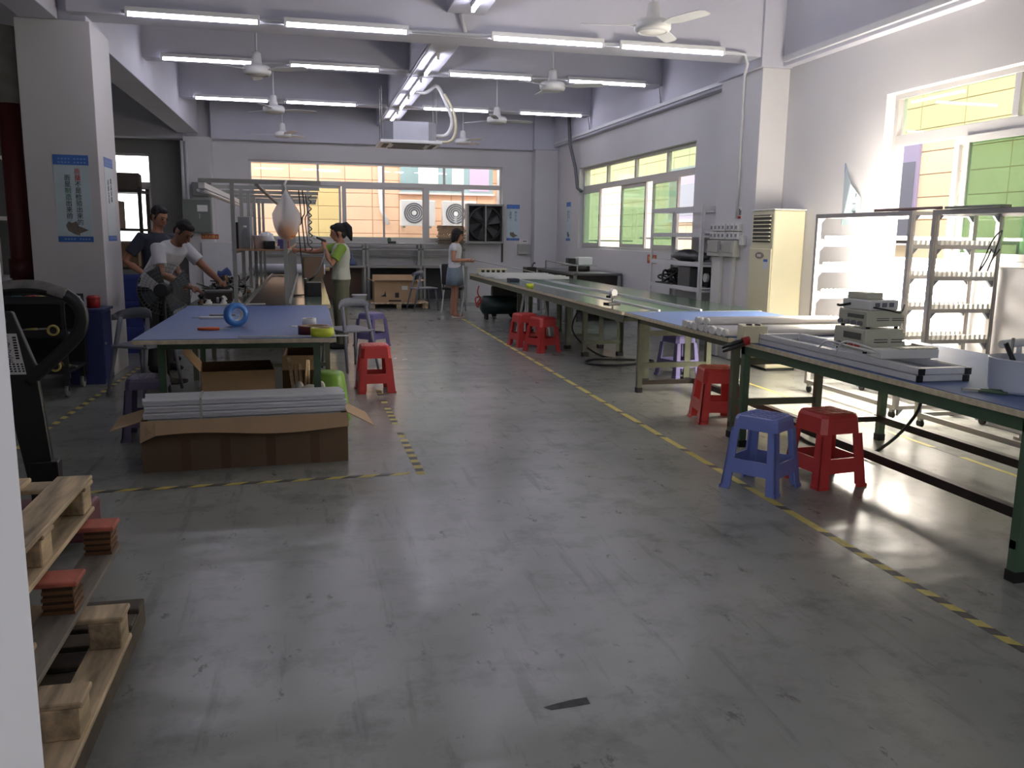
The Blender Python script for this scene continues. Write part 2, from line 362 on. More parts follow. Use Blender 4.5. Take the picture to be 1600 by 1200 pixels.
window_x('window_3', 3.6, 7.6, 1.3, 2.9, 2.46, [(3.65, 4.6, FROST), (4.6, 6.09, FROST), (6.09, 7.5, FROST)],
         [(5.55, 6.6, GREENG), (5.88, 6.79, CLEAR), (3.7, 4.7, GREENG)], XR + .13)
window_y('window_4', -5.3, -3.12, 1.2, 3.07, 2.45, [(-5.25, -4.2, CLEAR), (-4.2, -3.17, CLEAR)], [(-5.25, -4.2, CLEAR, .05), (-4.25, -3.17, CLEAR, .05)], YF + .1)

# ------------------------------------------------------------------ buildings across the lanes
TILEO = mat('orange_wall_tile', (236, 196, 164), .55, var=.04, scale=1.5, rand=.03)
TILEY = mat('buff_wall_tile', (222, 202, 168), .55, var=.04, scale=1.5, rand=.03)
GROUT = mat('tile_joint', (206, 164, 134), .8)
BGLASS = mat('facade_glass', (150, 176, 178), .15, var=.1, scale=2); CURT = mat('pale_curtain', (216, 226, 222), .8, var=.08)
b1 = thing('building', 'orange tiled building seen through the long far window', 'building', (0, 22.0, 0))
MB().box(-2.4, 5.7, .02, .6, -1.0, 5.2).build('wall', GROUT, b1)
gx, gz = .66, .325; nt = 0
for i in range(12):
    for j in range(10):
        x = -2.4 + i * gx; z = .55 + j * gz
        pc('tile', b1, x + .008, x + gx - .008, 0, .03, z + .006, z + gz - .006, TILEO, .004)
for (a, b_, c, d, nm, mm) in ((2.25, 4.6, 2.55, 3.7, 'window', BGLASS),):
    f = pc('window', b1, a, b_, -.05, .02, c, d, mm, .004)
    for (u, v, mm2) in ((a + .45, a + .95, CURT), (a + 1.3, a + 1.6, CURT), (a + 1.75, a + 2.25, mat('lilac_curtain', (206, 180, 206), .8))):
        pc('pane', b1, u, v, -.06, -.05, c + .06, d - .06, mm2, 0)
    pc('window_sill', b1, a - .04, b_ + .04, -.09, 0, c - .05, c, mat('sill_paint', (238, 206, 200), .6), .004)
MB().tube([(1.75, -.06, 4.4), (1.75, -.06, 2.5), (1.78, -.06, 2.1), (1.95, -.06, 1.75)], .05, 8).build('drain_pipe', WHITEP, b1)
MB().tube([(4.75, -.06, 4.4), (4.75, -.06, 2.2)], .05, 8).build('drain_pipe', WHITEP, b1)

rl = thing('railing', 'green railing outside the long far window', 'railing', (0, 20.8, 0))
MB().tube([(-3, 0, 1.42), (8, 0, 1.42)], .02, 6).build('hand_rail', GREENS, rl)
for i in range(8): MB().box(-2.4 + i * 1.35, -2.36 + i * 1.35, -.02, .02, -1, 1.41).build('rail_post', GREENS, rl)
def outdoor_ac(x, z, lab):
    t = thing('air_conditioner_unit', lab, 'air conditioner', (x, 21.5, z), 0, 'outdoor units on the orange wall')
    MB().box(-.42, .42, -.15, .15, 0, .62).build('casing', WHITEP, t, bevel=.015)
    MB().lathe([(.0, -.155), (.25, -.155), (.25, -.165), (.235, -.17)], (-.1, 0, .31), 24, axis='y').build('fan_ring', GREYP, t)
    g = MB()
    for r in (.05, .1, .15, .2): g.lathe([(r, -.172), (r + .008, -.172), (r + .008, -.165), (r, -.165), (r, -.172)], (-.1, 0, .31), 20, axis='y')
    g.build('grille', WHITEP, t); MB().cyl((-.1, -.15, .31), (-.1, -.18, .31), .05).build('fan_hub', WHITEP, t)
    MB().box(-.35, -.3, .0, .5, -.05, 0).box(.3, .35, .0, .5, -.05, 0).build('bracket', GREYS, t)
outdoor_ac(2.62, 1.72, 'white outdoor air conditioner unit partly behind the window frame'); outdoor_ac(3.65, 1.72, 'white outdoor air conditioner unit with its whole round fan in view')
b2 = thing('building', 'buff tiled building seen through the two right-hand windows', 'building', (8.9, 0, 0))
MB().box(.02, .6, 0, 30.0, -1, 5.5).build('wall', GROUT, b2)
for i in range(27):
    for j in range(11):
        y = 5.2 + i * .9; z = .5 + j * .33
        pc('tile', b2, 0, .03, y + .008, y + .89, z + .006, z + .324, TILEY, .004)
LILAC = mat('lilac_panel', (150, 140, 166), .4)
for (a, c, z0, z1) in ((11.42, 11.97, 1.5, 3.1), (19.0, 20.6, 1.95, 3.2)):
    pc('window', b2, -.05, .02, a, c, z0, z1, LILAC, .004); pc('pane', b2, -.06, -.05, a + .05, c - .05, z0 + .1, z1 - .42, mat('dark_pane', (110, 112, 124), .2), 0)
    pc('window_sill', b2, -.1, 0, a - .05, c + .05, z0 - .06, z0, STEELW, .004)
rl = thing('railing', 'dark railing outside the right-hand windows', 'railing', (7.5, 0, 0))
MB().tube([(0, 3, 1.5), (0, 19, 1.5)], .025, 6).build('hand_rail', DARKS, rl)
for i in range(12): MB().box(-.02, .02, 4 + i * 1.3, 4.04 + i * 1.3, -1, 1.49).build('rail_post', DARKS, rl)
struct(MB().box(-12, 16, 19.5, 40, -1.1, -1).box(5.72, 16, -6, 19.5, -1.1, -1).build('ground', mat('lane_concrete', (150, 146, 138), .9, var=.1)))

# ------------------------------------------------------------------ ceiling lamps
def make_lamp():
    t = thing('tube_lamp', '', 'lamp')
    MB().box(-.62, .62, -.022, .022, -.045, 0).build('batten', WHITEP, t)
    MB().cyl((-.6, 0, -.068), (.6, 0, -.068), .017, n=10).build('tube', TUBE_MAT, t)
    for s in (-1, 1): MB().box(s * .61 - .012, s * .61 + .012, -.018, .018, -.088, -.045).build('lamp_holder', WHITEP, t)
    return t
proto = make_lamp(); first = True
rows = [('nearest', 9.33, 3.62, (-1.04, .435, 2.55, 3.98)), ('middle', 12.86, 3.86, (-1.25, .42, 2.65, 4.45)), ('farthest', 16.36, 3.86, (-1.25, .28, 2.72, 4.55))]
for rn, y, z, xs in rows:
    for i, x in enumerate(xs):
        lab = 'lit white tube lamp, %s from the left in the %s cross row' % (ORD[i], rn)
        if first: o = proto; o.location = (x, y, z); o['label'] = lab; o['group'] = 'tube lamps in cross rows'; first = False
        else: dup(proto, (x, y, z), label=lab, group='tube lamps in cross rows')
for i, y in enumerate((8.35, 12.0, 13.75, 15.4, 17.25)):
    dup(proto, (1.66, y, 3.79), PI / 2, 'lit white tube lamp under the long central beam, %s from the camera' % ORD[i], 'tube lamps under the long beam')
for i, (x, y) in enumerate(((-1.9, -.9), (-1.9, -1.5), (.6, .4), (1.2, -2.6))):  # out-of-view tubes, added to brighten the front wall and the left side
    dup(proto, (x, y, 4.4), 0, 'added tube lamp on the unseen ceiling by the camera, %s one' % ORD[i], 'added tube lamps out of view')
def pipe(name, pts, r, lab, cat='conduit', m=None, group=None): return tag(MB().tube(pts, r, 6).build(name, m or STEELW), lab, cat, group)
pipe('conduit', [(-1.7, 9.37, 3.585), (4.75, 9.37, 3.585), (4.88, 9.37, 3.57), (4.93, 9.40, 3.48), (5.11, 9.8, 3.42), (5.11, 9.8, 1.75)], .018, 'white wiring pipe along the nearest lamp row, bending down the right pillar')
pipe('conduit', [(1.6, 9.38, 3.78), (1.66, 9.38, 3.6)], .022, 'short upright wiring pipe between long beam and nearest lamp row')
pipe('conduit', [(-1.8, 12.9, 3.83), (5.3, 12.9, 3.83), (5.34, 12.9, 3.55)], .014, 'wiring pipe along the middle lamp row, dropping to the right wall ledge')
pipe('conduit', [(-1.8, 16.4, 3.83), (5.3, 16.4, 3.83), (5.34, 16.4, 3.55)], .014, 'wiring pipe along the farthest lamp row, dropping to the right wall ledge')
pipe('conduit', [(1.5, 9.9, 3.77), (1.5, 19.0, 3.77)], .014, 'wiring pipe under the long central beam')
pipe('drain_hose', [(5.28, 17.6, 3.95), (5.3, 17.55, 3.4), (5.4, 17.45, 2.9), (5.44, 17.4, 2.5), (5.5, 17.3, 2.43)], .035, 'dark grey hose hanging down beside the right-hand far window', 'hose', mat('hose_grey', (92, 94, 100), .6))

# ------------------------------------------------------------------ ceiling fans
def make_fan():
    t = thing('ceiling_fan', '', 'fan')
    MB().cyl((0, 0, .12), (0, 0, 1.0), .012, n=8).build('rod', STEELW, t); MB().lathe([(0, 1.0), (.06, 1.0), (.035, .9), (.012, .88)], n=16).build('canopy', STEELW, t)
    MB().lathe([(.015, .22), (.05, .2), (.06, .1), (.07, .06), (.15, .05), (.165, .02), (.165, -.02), (.15, -.045), (0, -.05)], n=24).build('motor', WHITEP, t)
    MB().lathe([(.12, -.048), (.13, -.056), (.14, -.046)], n=24).build('trim_ring', STEELW, t)
    for k in range(3):
        a = 2 * PI * k / 3 + .9; b = MB(); ca, sa = math.cos(a), math.sin(a)
        def P(r, w, z): return (ca * r - sa * w, sa * r + ca * w, z)
        L = [P(.15, -.03, .0), P(.15, .03, .0), P(.3, -.065, .012), P(.3, .065, -.012), P(.62, -.06, .012), P(.62, .06, -.012), P(.66, -.03, .006), P(.66, .04, -.008)]
        U = [(x, y, z + .006) for x, y, z in L]; fs = []
        for q in range(3): i = 2 * q; fs += [(i, i + 1, i + 3, i + 2), (8 + i, 8 + i + 2, 8 + i + 3, 8 + i + 1), (i, i + 2, 8 + i + 2, 8 + i), (i + 1, 8 + i + 1, 8 + i + 3, i + 3)]
        b.add(L + U, fs + [(0, 8, 9, 1), (6, 7, 15, 14)]).build('blade', STEELW, t)
    return t
pf = make_fan()
fans = [(3.1, 7.75, 3.4, 'white ceiling fan before the nearest lamp row, upper right'), (3.1, 11.1, 3.4, 'white ceiling fan between nearest and middle lamp rows, right half'), (3.1, 14.5, 3.4, 'white ceiling fan between middle and farthest lamp rows, right half'), (3.12, 17.9, 3.4, 'white ceiling fan beyond the farthest lamp row, right of the ceiling cassette'),
        (-.55, 11.1, 3.4, 'white ceiling fan between nearest and middle lamp rows, left half'), (-.48, 14.4, 3.4, 'white ceiling fan between middle and farthest lamp rows, left half'), (-.45, 17.9, 3.4, 'white ceiling fan beyond the farthest lamp row, left half')]
for i, (x, y, z, lab) in enumerate(fans):
    o = pf if i == 0 else dup(pf, (x, y, z))
    o.location = (x, y, z); o.rotation_euler = (0, 0, i * .7); o['label'] = lab; o['group'] = 'ceiling fans'

# ------------------------------------------------------------------ cassette air conditioner
t = thing('cassette_air_conditioner', 'metal ceiling cassette air conditioner hanging under the long beam', 'air conditioner', (1.62, 14.5, 2.93))
oc = [(-.42, -.28), (-.28, -.42), (.28, -.42), (.42, -.28), (.42, .28), (.28, .42), (-.28, .42), (-.42, .28)]
MB().prism(oc, .05, .34, 'z').build('body', mat('galvanised_steel', (176, 178, 186), .4, .5, var=.06), t)
MB().prism([(-.49, -.49), (.49, -.49), (.49, .49), (-.49, .49)], 0, .05, 'z').build('panel', WHITEP, t, bevel=.01)
g = MB()
for i in range(9): g.box(-.25, .25, -.24 + i * .06, -.215 + i * .06, -.012, 0)
g.build('grille', GREYP, t)
for (a, b_, c, d) in ((-.3, .3, -.42, -.34), (-.3, .3, .34, .42), (-.42, -.34, -.3, .3), (.34, .42, -.3, .3)): MB().box(a, b_, c, d, -.008, 0).build('air_outlet', mat('outlet_grey', (70, 72, 74), .6), t)
for x in (-.44, .44):
    for y in (-.2, .2): MB().cyl((x, y, .1), (x, y, .9), .006, n=6).build('hanging_rod', GREYS, t)
MB().tube(curve_pts([(.42, -.2, .16), (.6, -.25, .18), (.68, -.28, .4), (.55, -.25, .75), (.45, -.1, .95), (.3, 0, .86), (.1, 0, .86)]), .03, 8).build('insulated_hose', WHITEP, t)
MB().tube(curve_pts([(.42, -.3, .06), (.62, -.36, .06), (.72, -.36, .2), (.7, -.36, .5), (.55, -.32, .8)]), .022, 8).build('insulated_hose', CREAM, t)
# ------------------------------------------------------------------ work tables on the right
def legs(t, pts, h, m, w=.05, foot=True, th=.006):
    for x, y, sx, sy in pts:
        b = MB().box(x, x + sx * w, y, y + sy * th, 0, h).box(x, x + sx * th, y, y + sy * w, 0, h)
        lg = b.build('leg', m, t)
        if foot: MB().box(min(x, x + sx * w) - .004, max(x, x + sx * w) + .004, min(y, y + sy * w) - .004, max(y, y + sy * w) + .004, 0, .05).build('foot', BLACKR, lg)
def table(name, label, x0, x1, y0, y1, h, top, leg_m, lx, ly, edge=WOODE, apron=True, rail_z=.28, rails='xy', w=.05, rail_m=DARKS, cat='table', rx=None, mid=0):
    t = thing(name, label, cat, ((x0 + x1) / 2, (y0 + y1) / 2, 0)); cx, cy = (x0 + x1) / 2, (y0 + y1) / 2
    x0 -= cx; x1 -= cx; y0 -= cy; y1 -= cy; lx = [a - cx for a in lx]; ly = [a - cy for a in ly]
    MB().box(x0, x1, y0, y1, h - .035, h - .004).build('tabletop', edge, t, bevel=.003)
    MB().box(x0 + .004, x1 - .004, y0 + .004, y1 - .004, h - .004, h).build('surface_mat', top, t)
    L = []
    for i, y in enumerate(ly):
        for j, x in enumerate(lx): L.append((x, y, 1 if j == 0 else -1, 1 if i < len(ly) - 1 else -1))
    legs(t, L, h - .035, leg_m, w, th=w)
    a, b = lx[0], lx[-1]; c, d = ly[0], ly[-1]
    if apron:
        MB().box(a, a + .006, c, d, h - .1, h - .035).build('apron', leg_m, t); MB().box(b - .006, b, c, d, h - .1, h - .035).build('apron', leg_m, t)
        for y in (c, d): MB().box(a, b, y - .003, y + .003, h - .1, h - .035).build('apron', leg_m, t)
    if 'y' in rails:
        for x in ([q - cx for q in rx] if rx else (a + .025, b - .025)): MB().box(x - .026, x + .026, c, d, rail_z - .026, rail_z + .026).build('rail', rail_m, t)
    if 'x' in rails:
        for y in (c + .03, d - .03): MB().box(a, b, y - .018, y + .018, rail_z - .02, rail_z + .02).build('rail', rail_m, t)
    if mid:
        for y in (c + .03, d - .03):
            for z in (mid, h - .2): MB().box(a + .01, b - .01, y - .015, y + .015, z - .025, z + .025).build('rail', leg_m, t)
    return t
TZ = .785
table('work_table', 'blue-topped green work table in the right foreground', 3.0, 4.29, 2.72, 5.70, TZ, BLUEM, GREENS, (3.03, 4.24), (3.02, 5.62), rail_z=.17, rx=(3.42, 4.2))
table('work_table', 'blue-topped work table under the row of white tubes', 2.99, 4.44, 5.76, 7.93, TZ, BLUEM, OLIVES, (3.1, 3.87), (5.86, 7.84), rail_z=.1, mid=.27, rx=(3.72,))
# green line table, three joined lengths with a recessed belt
for k, (y0, y1, lab) in enumerate(((7.97, 10.75, 'green-topped line table nearest the blue tables on the right'), (10.75, 13.55, 'green-topped line table in the middle of the right-hand line'), (13.55, 16.35, 'green-topped line table farthest along the right-hand line, under white bars'))):
    t = thing('line_table', lab, 'table', (3.74, (y0 + y1) / 2, 0), 0, 'line tables on the right'); hy = (y1 - y0) / 2
    for a, b in ((-.76, -.37), (.09, .76)):
        MB().box(a, b, -hy, hy, TZ - .035, TZ - .003).build('tabletop', WOODE, t); MB().box(a + .003, b - .003, -hy + .003, hy - .003, TZ - .003, TZ).build('surface_mat', GREENM, t)
    MB().box(-.37, .09, -hy + .003, hy - .003, TZ - .03, TZ - .012).build('belt', mat('green_belt', (46, 84, 62), .35), t)
    for x in (-.375, .075): MB().box(x, x + .022, -hy, hy, TZ - .03, TZ + .016).build('guide_rail', ALU, t)
    MB().box(-.74, .74, -hy, hy, TZ - .1, TZ - .06).build('side_channel', OLIVES, t)
    legs(t, [(-.38, -hy + .35, 1, 1), (.16, -hy + .35, -1, 1), (-.38, hy - .35, 1, -1), (.16, hy - .35, -1, -1)], TZ - .1, OLIVES, .07)
    for y in (-hy + .38, hy - .38): MB().box(-.36, .14, y - .02, y + .02, .16, .2).build('rail', OLIVES, t)
    MB().box(-.745, -.735, -hy, hy, TZ - .11, TZ - .035).build('apron', OLIVES, t)

# LED tubes lying across the second table
tm = mat('frosted_tube', (232, 228, 224), .35, spec=.4)
def make_led():
    t = thing('led_tube', '', 'tube'); MB().cyl((-.57, 0, 0), (.57, 0, 0), .028, n=12).build('diffuser', tm, t)
    for s in (-1, 1):
        c = MB().cyl((s * .57, 0, 0), (s * .6, 0, 0), .0285, n=12).build('end_cap', WHITEP, t)
    return t
pt = make_led()
for i in range(16):
    lay = i // 13; y = 5.80 + (i % 13) * .06 + (.35 if lay else 0); z = TZ + .0285 + lay * .05
    lab = 'white tube in the row lying across the blue table, %s from the near end' % ORD[i % 13] if not lay else 'white tube on top of the row of tubes, %s from the near end' % ORD[i % 13]
    o = pt if i == 0 else dup(pt, (0, 0, 0))
    o.location = (3.58 + random.uniform(-.015, .015), y, z); o['label'] = lab; o['group'] = 'row of white tubes on the blue table' if not lay else 'white tubes on top of the row'

# terminal box with clamp leads
t = thing('terminal_box', 'cream terminal box with red-handled clamps at the table corner', 'box', (3.04, 5.5, TZ), -.25)
MB().box(-.085, .085, -.09, .09, 0, .12).build('casing', CREAM, t, bevel=.006)
for x in (-.03, .03): MB().cyl((x, -.02, .12), (x, -.02, .128), .022, n=14).build('socket', BLACKP, t)
for i in range(2):
    y = -.06 - .05 * i
    c = MB().tube([(-.06, -.12, .03 - .02 * i), (-.15, -.14 - .02 * i, .01 - .03 * i), (-.24, -.15 - .03 * i, -.03 - .02 * i)], [.012, .016, .008], 8).build('clamp', BLACKP, t)
    MB().cyl((-.05, -.115, .033 - .02 * i), (-.1, -.128, .022 - .025 * i), .02, n=10).build('grip', RED, c)
# aluminium frames
def make_surround():
    t = thing('aluminium_surround', '', 'frame'); L = .80; Wd = .14
    for x in (-Wd, Wd):
        MB().box(x - .02, x + .02, -L, L, .004, .03).box(x - .008, x + .008, -L, L, .03, .032).box(x - .02, x - .012, -L, L, .03, .036).box(x + .012, x + .02, -L, L, .03, .036).build('long_bar', ALU, t)
    for y in (-L + .02, L - .02): MB().box(-Wd + .02, Wd - .02, y - .02, y + .02, .004, .036).build('end_bar', ALU, t)
    for x in (-Wd, Wd):
        for y in (-L - .004, L + .004): MB().box(x - .018, x + .018, y - .004, y + .004, 0, .034).build('corner_cap', BLACKP, t)
    return t
f = make_surround(); f.location = (3.185, 4.57, TZ); f['label'] = 'aluminium frame lying flat on the blue table, lower of two'; f['group'] = 'stacked aluminium frames'
dup(f, (3.187, 4.565, TZ + .037), rz=.004, label='aluminium frame on top of another, bearing white cable', group='stacked aluminium frames')
b = MB().box(-.02, .02, -.55, .55, 0, .04).box(-.012, .012, -.55, .55, .04, .044).build('bar', ALU)
b.location = (3.44, 4.95, TZ); b.name = 'aluminium_bar'; tag(b, 'single aluminium bar beside the flat frames and the grey power supplies', 'bar')
# power supplies
PSG = mat('putty_enamel', (196, 196, 178), .45, var=.03); PSD = mat('meter_dark', (92, 96, 94), .3)
def supply(label, loc, sz, rz, dark):
    t = thing('power_supply', label, 'power supply', loc, rz, 'grey power supplies'); a, b, h = sz
    MB().box(-a, a, -b, b, .012, h).build('casing', PSG, t, bevel=.006)
    MB().box(-a - .006, -a, -b + .01, b - .01, .02, h - .01).build('front_panel', mat('putty_panel', (184, 184, 168), .5), t)
    MB().box(-a - .009, -a - .005, -b + .03, b * .3, h * .55, h - .025).build('meter', PSD, t)
    for i in range(4): MB().cyl((-a - .005, -b + .05 + i * .06, h * .28), (-a - .025, -b + .05 + i * .06, h * .28), .014, n=12).build('knob', [REDP, REDP, BLACKP, GREYP][i] if dark else GREYP, t)
    g = MB()
    for i in range(2): g.box(-a + .06 + i * a * .9, -a + .06 + i * a * .9 + a * .7, -b - .003, -b, h * .45, h * .5).box(-a + .06 + i * a * .9, -a + .06 + i * a * .9 + a * .7, -b - .003, -b, h * .56, h * .6)
    g.build('vent', PSD, t)
    for x in (-a + .02, a - .02):
        for y in (-b + .02, b - .02): MB().cyl((x, y, 0), (x, y, .012), .012, n=8).build('foot', BLACKR, t)
    for z in (.03, h - .05): MB().box(a, a + .03, -b + .02, -b + .04, z, z + .03).build('stand_off', PSG, t)
    return t
supply('lowest and biggest of the grey power supplies on the blue table', (3.215, 4.45, TZ + .0745), (.125, .15, .14), .0, True)
supply('middle grey power supply of the three stacked on the blue table', (3.225, 4.46, TZ + .2145), (.115, .135, .105), .03, False)
t = thing('extension_socket', 'pale multi-socket block lying on top of the stacked power supplies', 'socket', (3.22, 4.46, TZ + .3195), .1)
MB().box(-.1, .1, -.12, .12, 0, .06).build('casing', WHITEP, t, bevel=.008); MB().box(-.085, .03, -.07, .1, .06, .1).build('block', PSG, t, bevel=.006)
for i in range(3): MB().box(-.07 + i * .05, -.04 + i * .05, -.126, -.12, .02, .045).build('socket_face', GREYP, t)
MB().tube(curve_pts([(-.1, .05, .03), (-.16, .06, .02), (-.19, .05, .025)]), .008).build('plug_lead', BLACKP, t)
MB().tube(curve_pts([(-.09, -.13, .02), (.0, -.16, .004), (.1, -.14, -.01), (.16, -.1, .03)]), .005).build('lead', CABLE, t)
pts = []
for k in range(64):
    a = k * .72; r = .075 + .02 * math.sin(k * 1.7); pts.append((r * 1.3 * math.cos(a), r * math.sin(a), .012 + k * .0012 + .01 * math.sin(k * .9)))
t = tag(MB().tube(curve_pts(pts, 3), .008, 6).build('cable_bundle', mat('grey_cable', (120, 118, 112), .5), loc=(3.60, 4.50, TZ)), 'heap of grey cable beside the stacked power supplies', 'cable')
t = thing('terminal_strip', 'pale strip of terminals with a white lead, in front of the power supplies', 'terminal strip', (3.215, 4.14, TZ + .0745), -.02)
MB().box(-.16, .2, -.05, .05, 0, .05).build('base', WHITEP, t, bevel=.004)
for i in range(6): MB().box(-.05 + i * .04, -.02 + i * .04, -.052, .03, .05, .058).build('terminal', PSG, t)
MB().tube(curve_pts([(-.15, 0, .03), (-.24, .12, .05), (-.27, .3, .06), (-.25, .42, .01), (-.2, .5, -.02)]), .006).build('lead', WHITEP, t)
MB().tube(curve_pts([(-.15, -.03, .03), (-.25, -.02, .07), (-.3, .1, .08), (-.28, .2, -.0)]), .006).build('lead', WHITEP, t)
# pliers and tub
t = thing('pliers', 'dark green handled pliers lying near the table edge', 'pliers', (3.13, 3.46, TZ), -.6)
MB().tube([(0, .02, .012), (.06, .016, .012), (.14, .02, .012)], [.006, .009, .008]).build('handle', GREENS, t); MB().tube([(0, -.02, .012), (.06, -.03, .012), (.12, -.05, .012)], [.006, .009, .008]).build('handle', GREENS, t)
MB().prism([(-.07, -.004), (-.07, .004), (-.02, .014), (.01, .018), (.01, -.018), (-.02, -.014)], .006, .018, 'z').build('jaw', GREYS, t)
t = thing('storage_tub', 'white plastic tub with tools on the near table corner', 'tub', (3.38, 3.44, TZ))
MB().lathe([(0, .003), (.15, .003), (.16, .02), (.168, .16), (.172, .165), (.165, .168), (.155, .03), (0, .02)], n=28).build('body', mat('frosty_plastic', (206, 212, 226), .35), t)
MB().tube([(-.1, .0, .06), (-.06, .04, .26)], .008).build('tool_shaft', GREYS, t); MB().tube([(-.05, -.03, .06), (-.12, .02, .24)], .012).build('tool_handle', BLACKP, t)
t = thing('white_roll', 'white rolled sheet standing over the tub at the right edge', 'roll', (3.62, 3.75, TZ + .2), .3)
MB().cyl((-.16, 0, 0), (.2, 0, 0), .022).build('roll', WHITEP, t); MB().cyl((.0, 0, -.2), (.0, 0, 0), .014).build('stand', WHITEP, t); MB().cyl((0, 0, -.2), (0, 0, -.185), .06).build('base', WHITEP, t)
tag(MB().tube(curve_pts([(4.24, 5.3, .69), (4.1, 5.05, .35), (3.75, 5.1, .02), (3.6, 5.5, .012), (3.75, 6.4, .012), (3.6, 7.2, .012), (3.9, 8.2, .012), (4.2, 9.2, .012), (4.7, 10.2, .012)]), .011, 6).build('power_cable', CABLE), 'black cable hanging from the near table and running along the floor', 'cable')
tag(MB().tube(curve_pts([(3.9, 9.9, .012), (3.4, 10.0, .012), (3.2, 9.7, .012), (3.5, 9.5, .012), (4.1, 9.8, .012), (3.6, 10.3, .012), (3.3, 10.6, .3), (3.37, 10.45, .68)]), .012, 6).build('power_cable', CABLE), 'black cable coiled on the floor under the green line table', 'cable')

# small things on the line tables
t = thing('tape_dispenser', 'small black and white clamp stand on the near green table', 'clamp stand', (3.2, 8.85, TZ), .3)
MB().box(-.09, .07, -.05, .05, 0, .02).build('base', BLACKP, t, bevel=.003); MB().cyl((.0, 0, .02), (.0, 0, .07), .012).build('post', GREYS, t); MB().box(-.06, .08, -.04, .04, .07, .095).build('arm', BLACKP, t); MB().cyl((0, -.03, .125), (0, .03, .125), .04, n=18).build('roll', WHITEP, t)
t = thing('tape_roll', 'yellow-green tape roll standing at the edge of the green line table', 'tape', (3.05, 11.9, TZ))
MB().lathe([(.035, 0), (.055, 0), (.055, .055), (.035, .055), (.035, 0)], n=24).build('roll', mat('lime_tape', (206, 220, 60), .4), t); MB().lathe([(.032, .001), (.035, .001), (.035, .054), (.032, .054), (.032, .001)], n=24).build('core', CARD, t)
tag(MB().box(-.08, .08, -.12, .12, 0, .05).build('tool_case', mat('navy_case', (38, 44, 66), .5), bevel=.01, loc=(3.18, 13.5, TZ)), 'navy case lying at the edge of the line table beside white bars', 'case')
for i in range(9):
    b = MB().box(-.62, .62, -.02, .02, 0, .03).box(-.62, .62, -.02, -.012, .03, .042).box(-.62, .62, .012, .02, .03, .042).build('led_bar', mat('white_profile', (226, 226, 224), .4)) if i == 0 else b0.copy()
    if i == 0: b0 = b
    else: COL.objects.link(b)
    b.location = (3.62 + random.uniform(-.06, .06), 13.95 + i * .19, TZ + .016); b.rotation_euler = (0, 0, random.uniform(-.03, .03)); tag(b, 'white light bar lying across the far line table, %s from the camera' % ORD[i], 'bar', 'white bars on the far line table')
t = thing('soldering_station', 'black soldering station on the far end of the line table', 'soldering station', (4.12, 16.12, TZ), .2)
MB().box(-.1, .1, -.1, .1, 0, .14).build('casing', BLACKP, t, bevel=.01); MB().tube(curve_pts([(.05, 0, .14), (.1, .02, .22), (.14, .05, .2)]), .012).build('iron', BLACKP, t); MB().box(-.28, .3, -.16, .16, -.0, .006).build('tray', DARKS, t)
t = thing('cream_terminal_row', 'cream strip of sockets at the back of the far line table', 'socket', (3.4, 16.2, TZ)); MB().box(-.28, .28, -.05, .05, 0, .1).build('casing', CREAM, t, bevel=.006)
for i in range(5): MB().box(-.22 + i * .1, -.16 + i * .1, -.056, -.05, .03, .075).build('socket', BLACKP, t)

# side bench against the right wall, far end
t = thing('side_bench', 'dark steel bench with a raised rail in the far right corner', 'bench', (4.98, 15.9, 0))
MB().box(-.44, .46, -1.3, 1.3, .83, .87).build('benchtop', mat('dark_benchtop', (84, 84, 84), .4), t); MB().box(-.4, .42, -1.26, 1.26, .25, .28).build('shelf', DARKS, t)
for x in (-.4, .42):
    for y in (-1.25, 1.25): MB().box(x - .025, x + .025, y - .025, y + .025, 0, .83).build('leg', GREYS, t)
MB().box(-.38, .4, -1.22, 1.22, .5, .83).build('drawer_box', DARKS, t)
MB().tube([(-.35, -1.2, .87), (-.35, -1.2, 1.0), (-.35, .9, 1.03), (-.35, .9, .87)], .015, 6).build('raised_rail', GREYS, t)
t = thing('label_printer', 'white label machine with black parts on the far right bench', 'printer', (4.95, 15.6, .87))
MB().cyl((0, 0, 0), (0, 0, .1), .2, n=20).build('base', DARKS, t); MB().box(-.3, .3, -.18, .18, .1, .12).build('plate', GREYS, t); MB().box(-.05, .22, -.12, .12, .12, .26).build('casing', WHITEP, t, bevel=.01); MB().box(-.24, -.1, -.1, .1, .12, .24).build('feeder', BLACKP, t, bevel=.01)

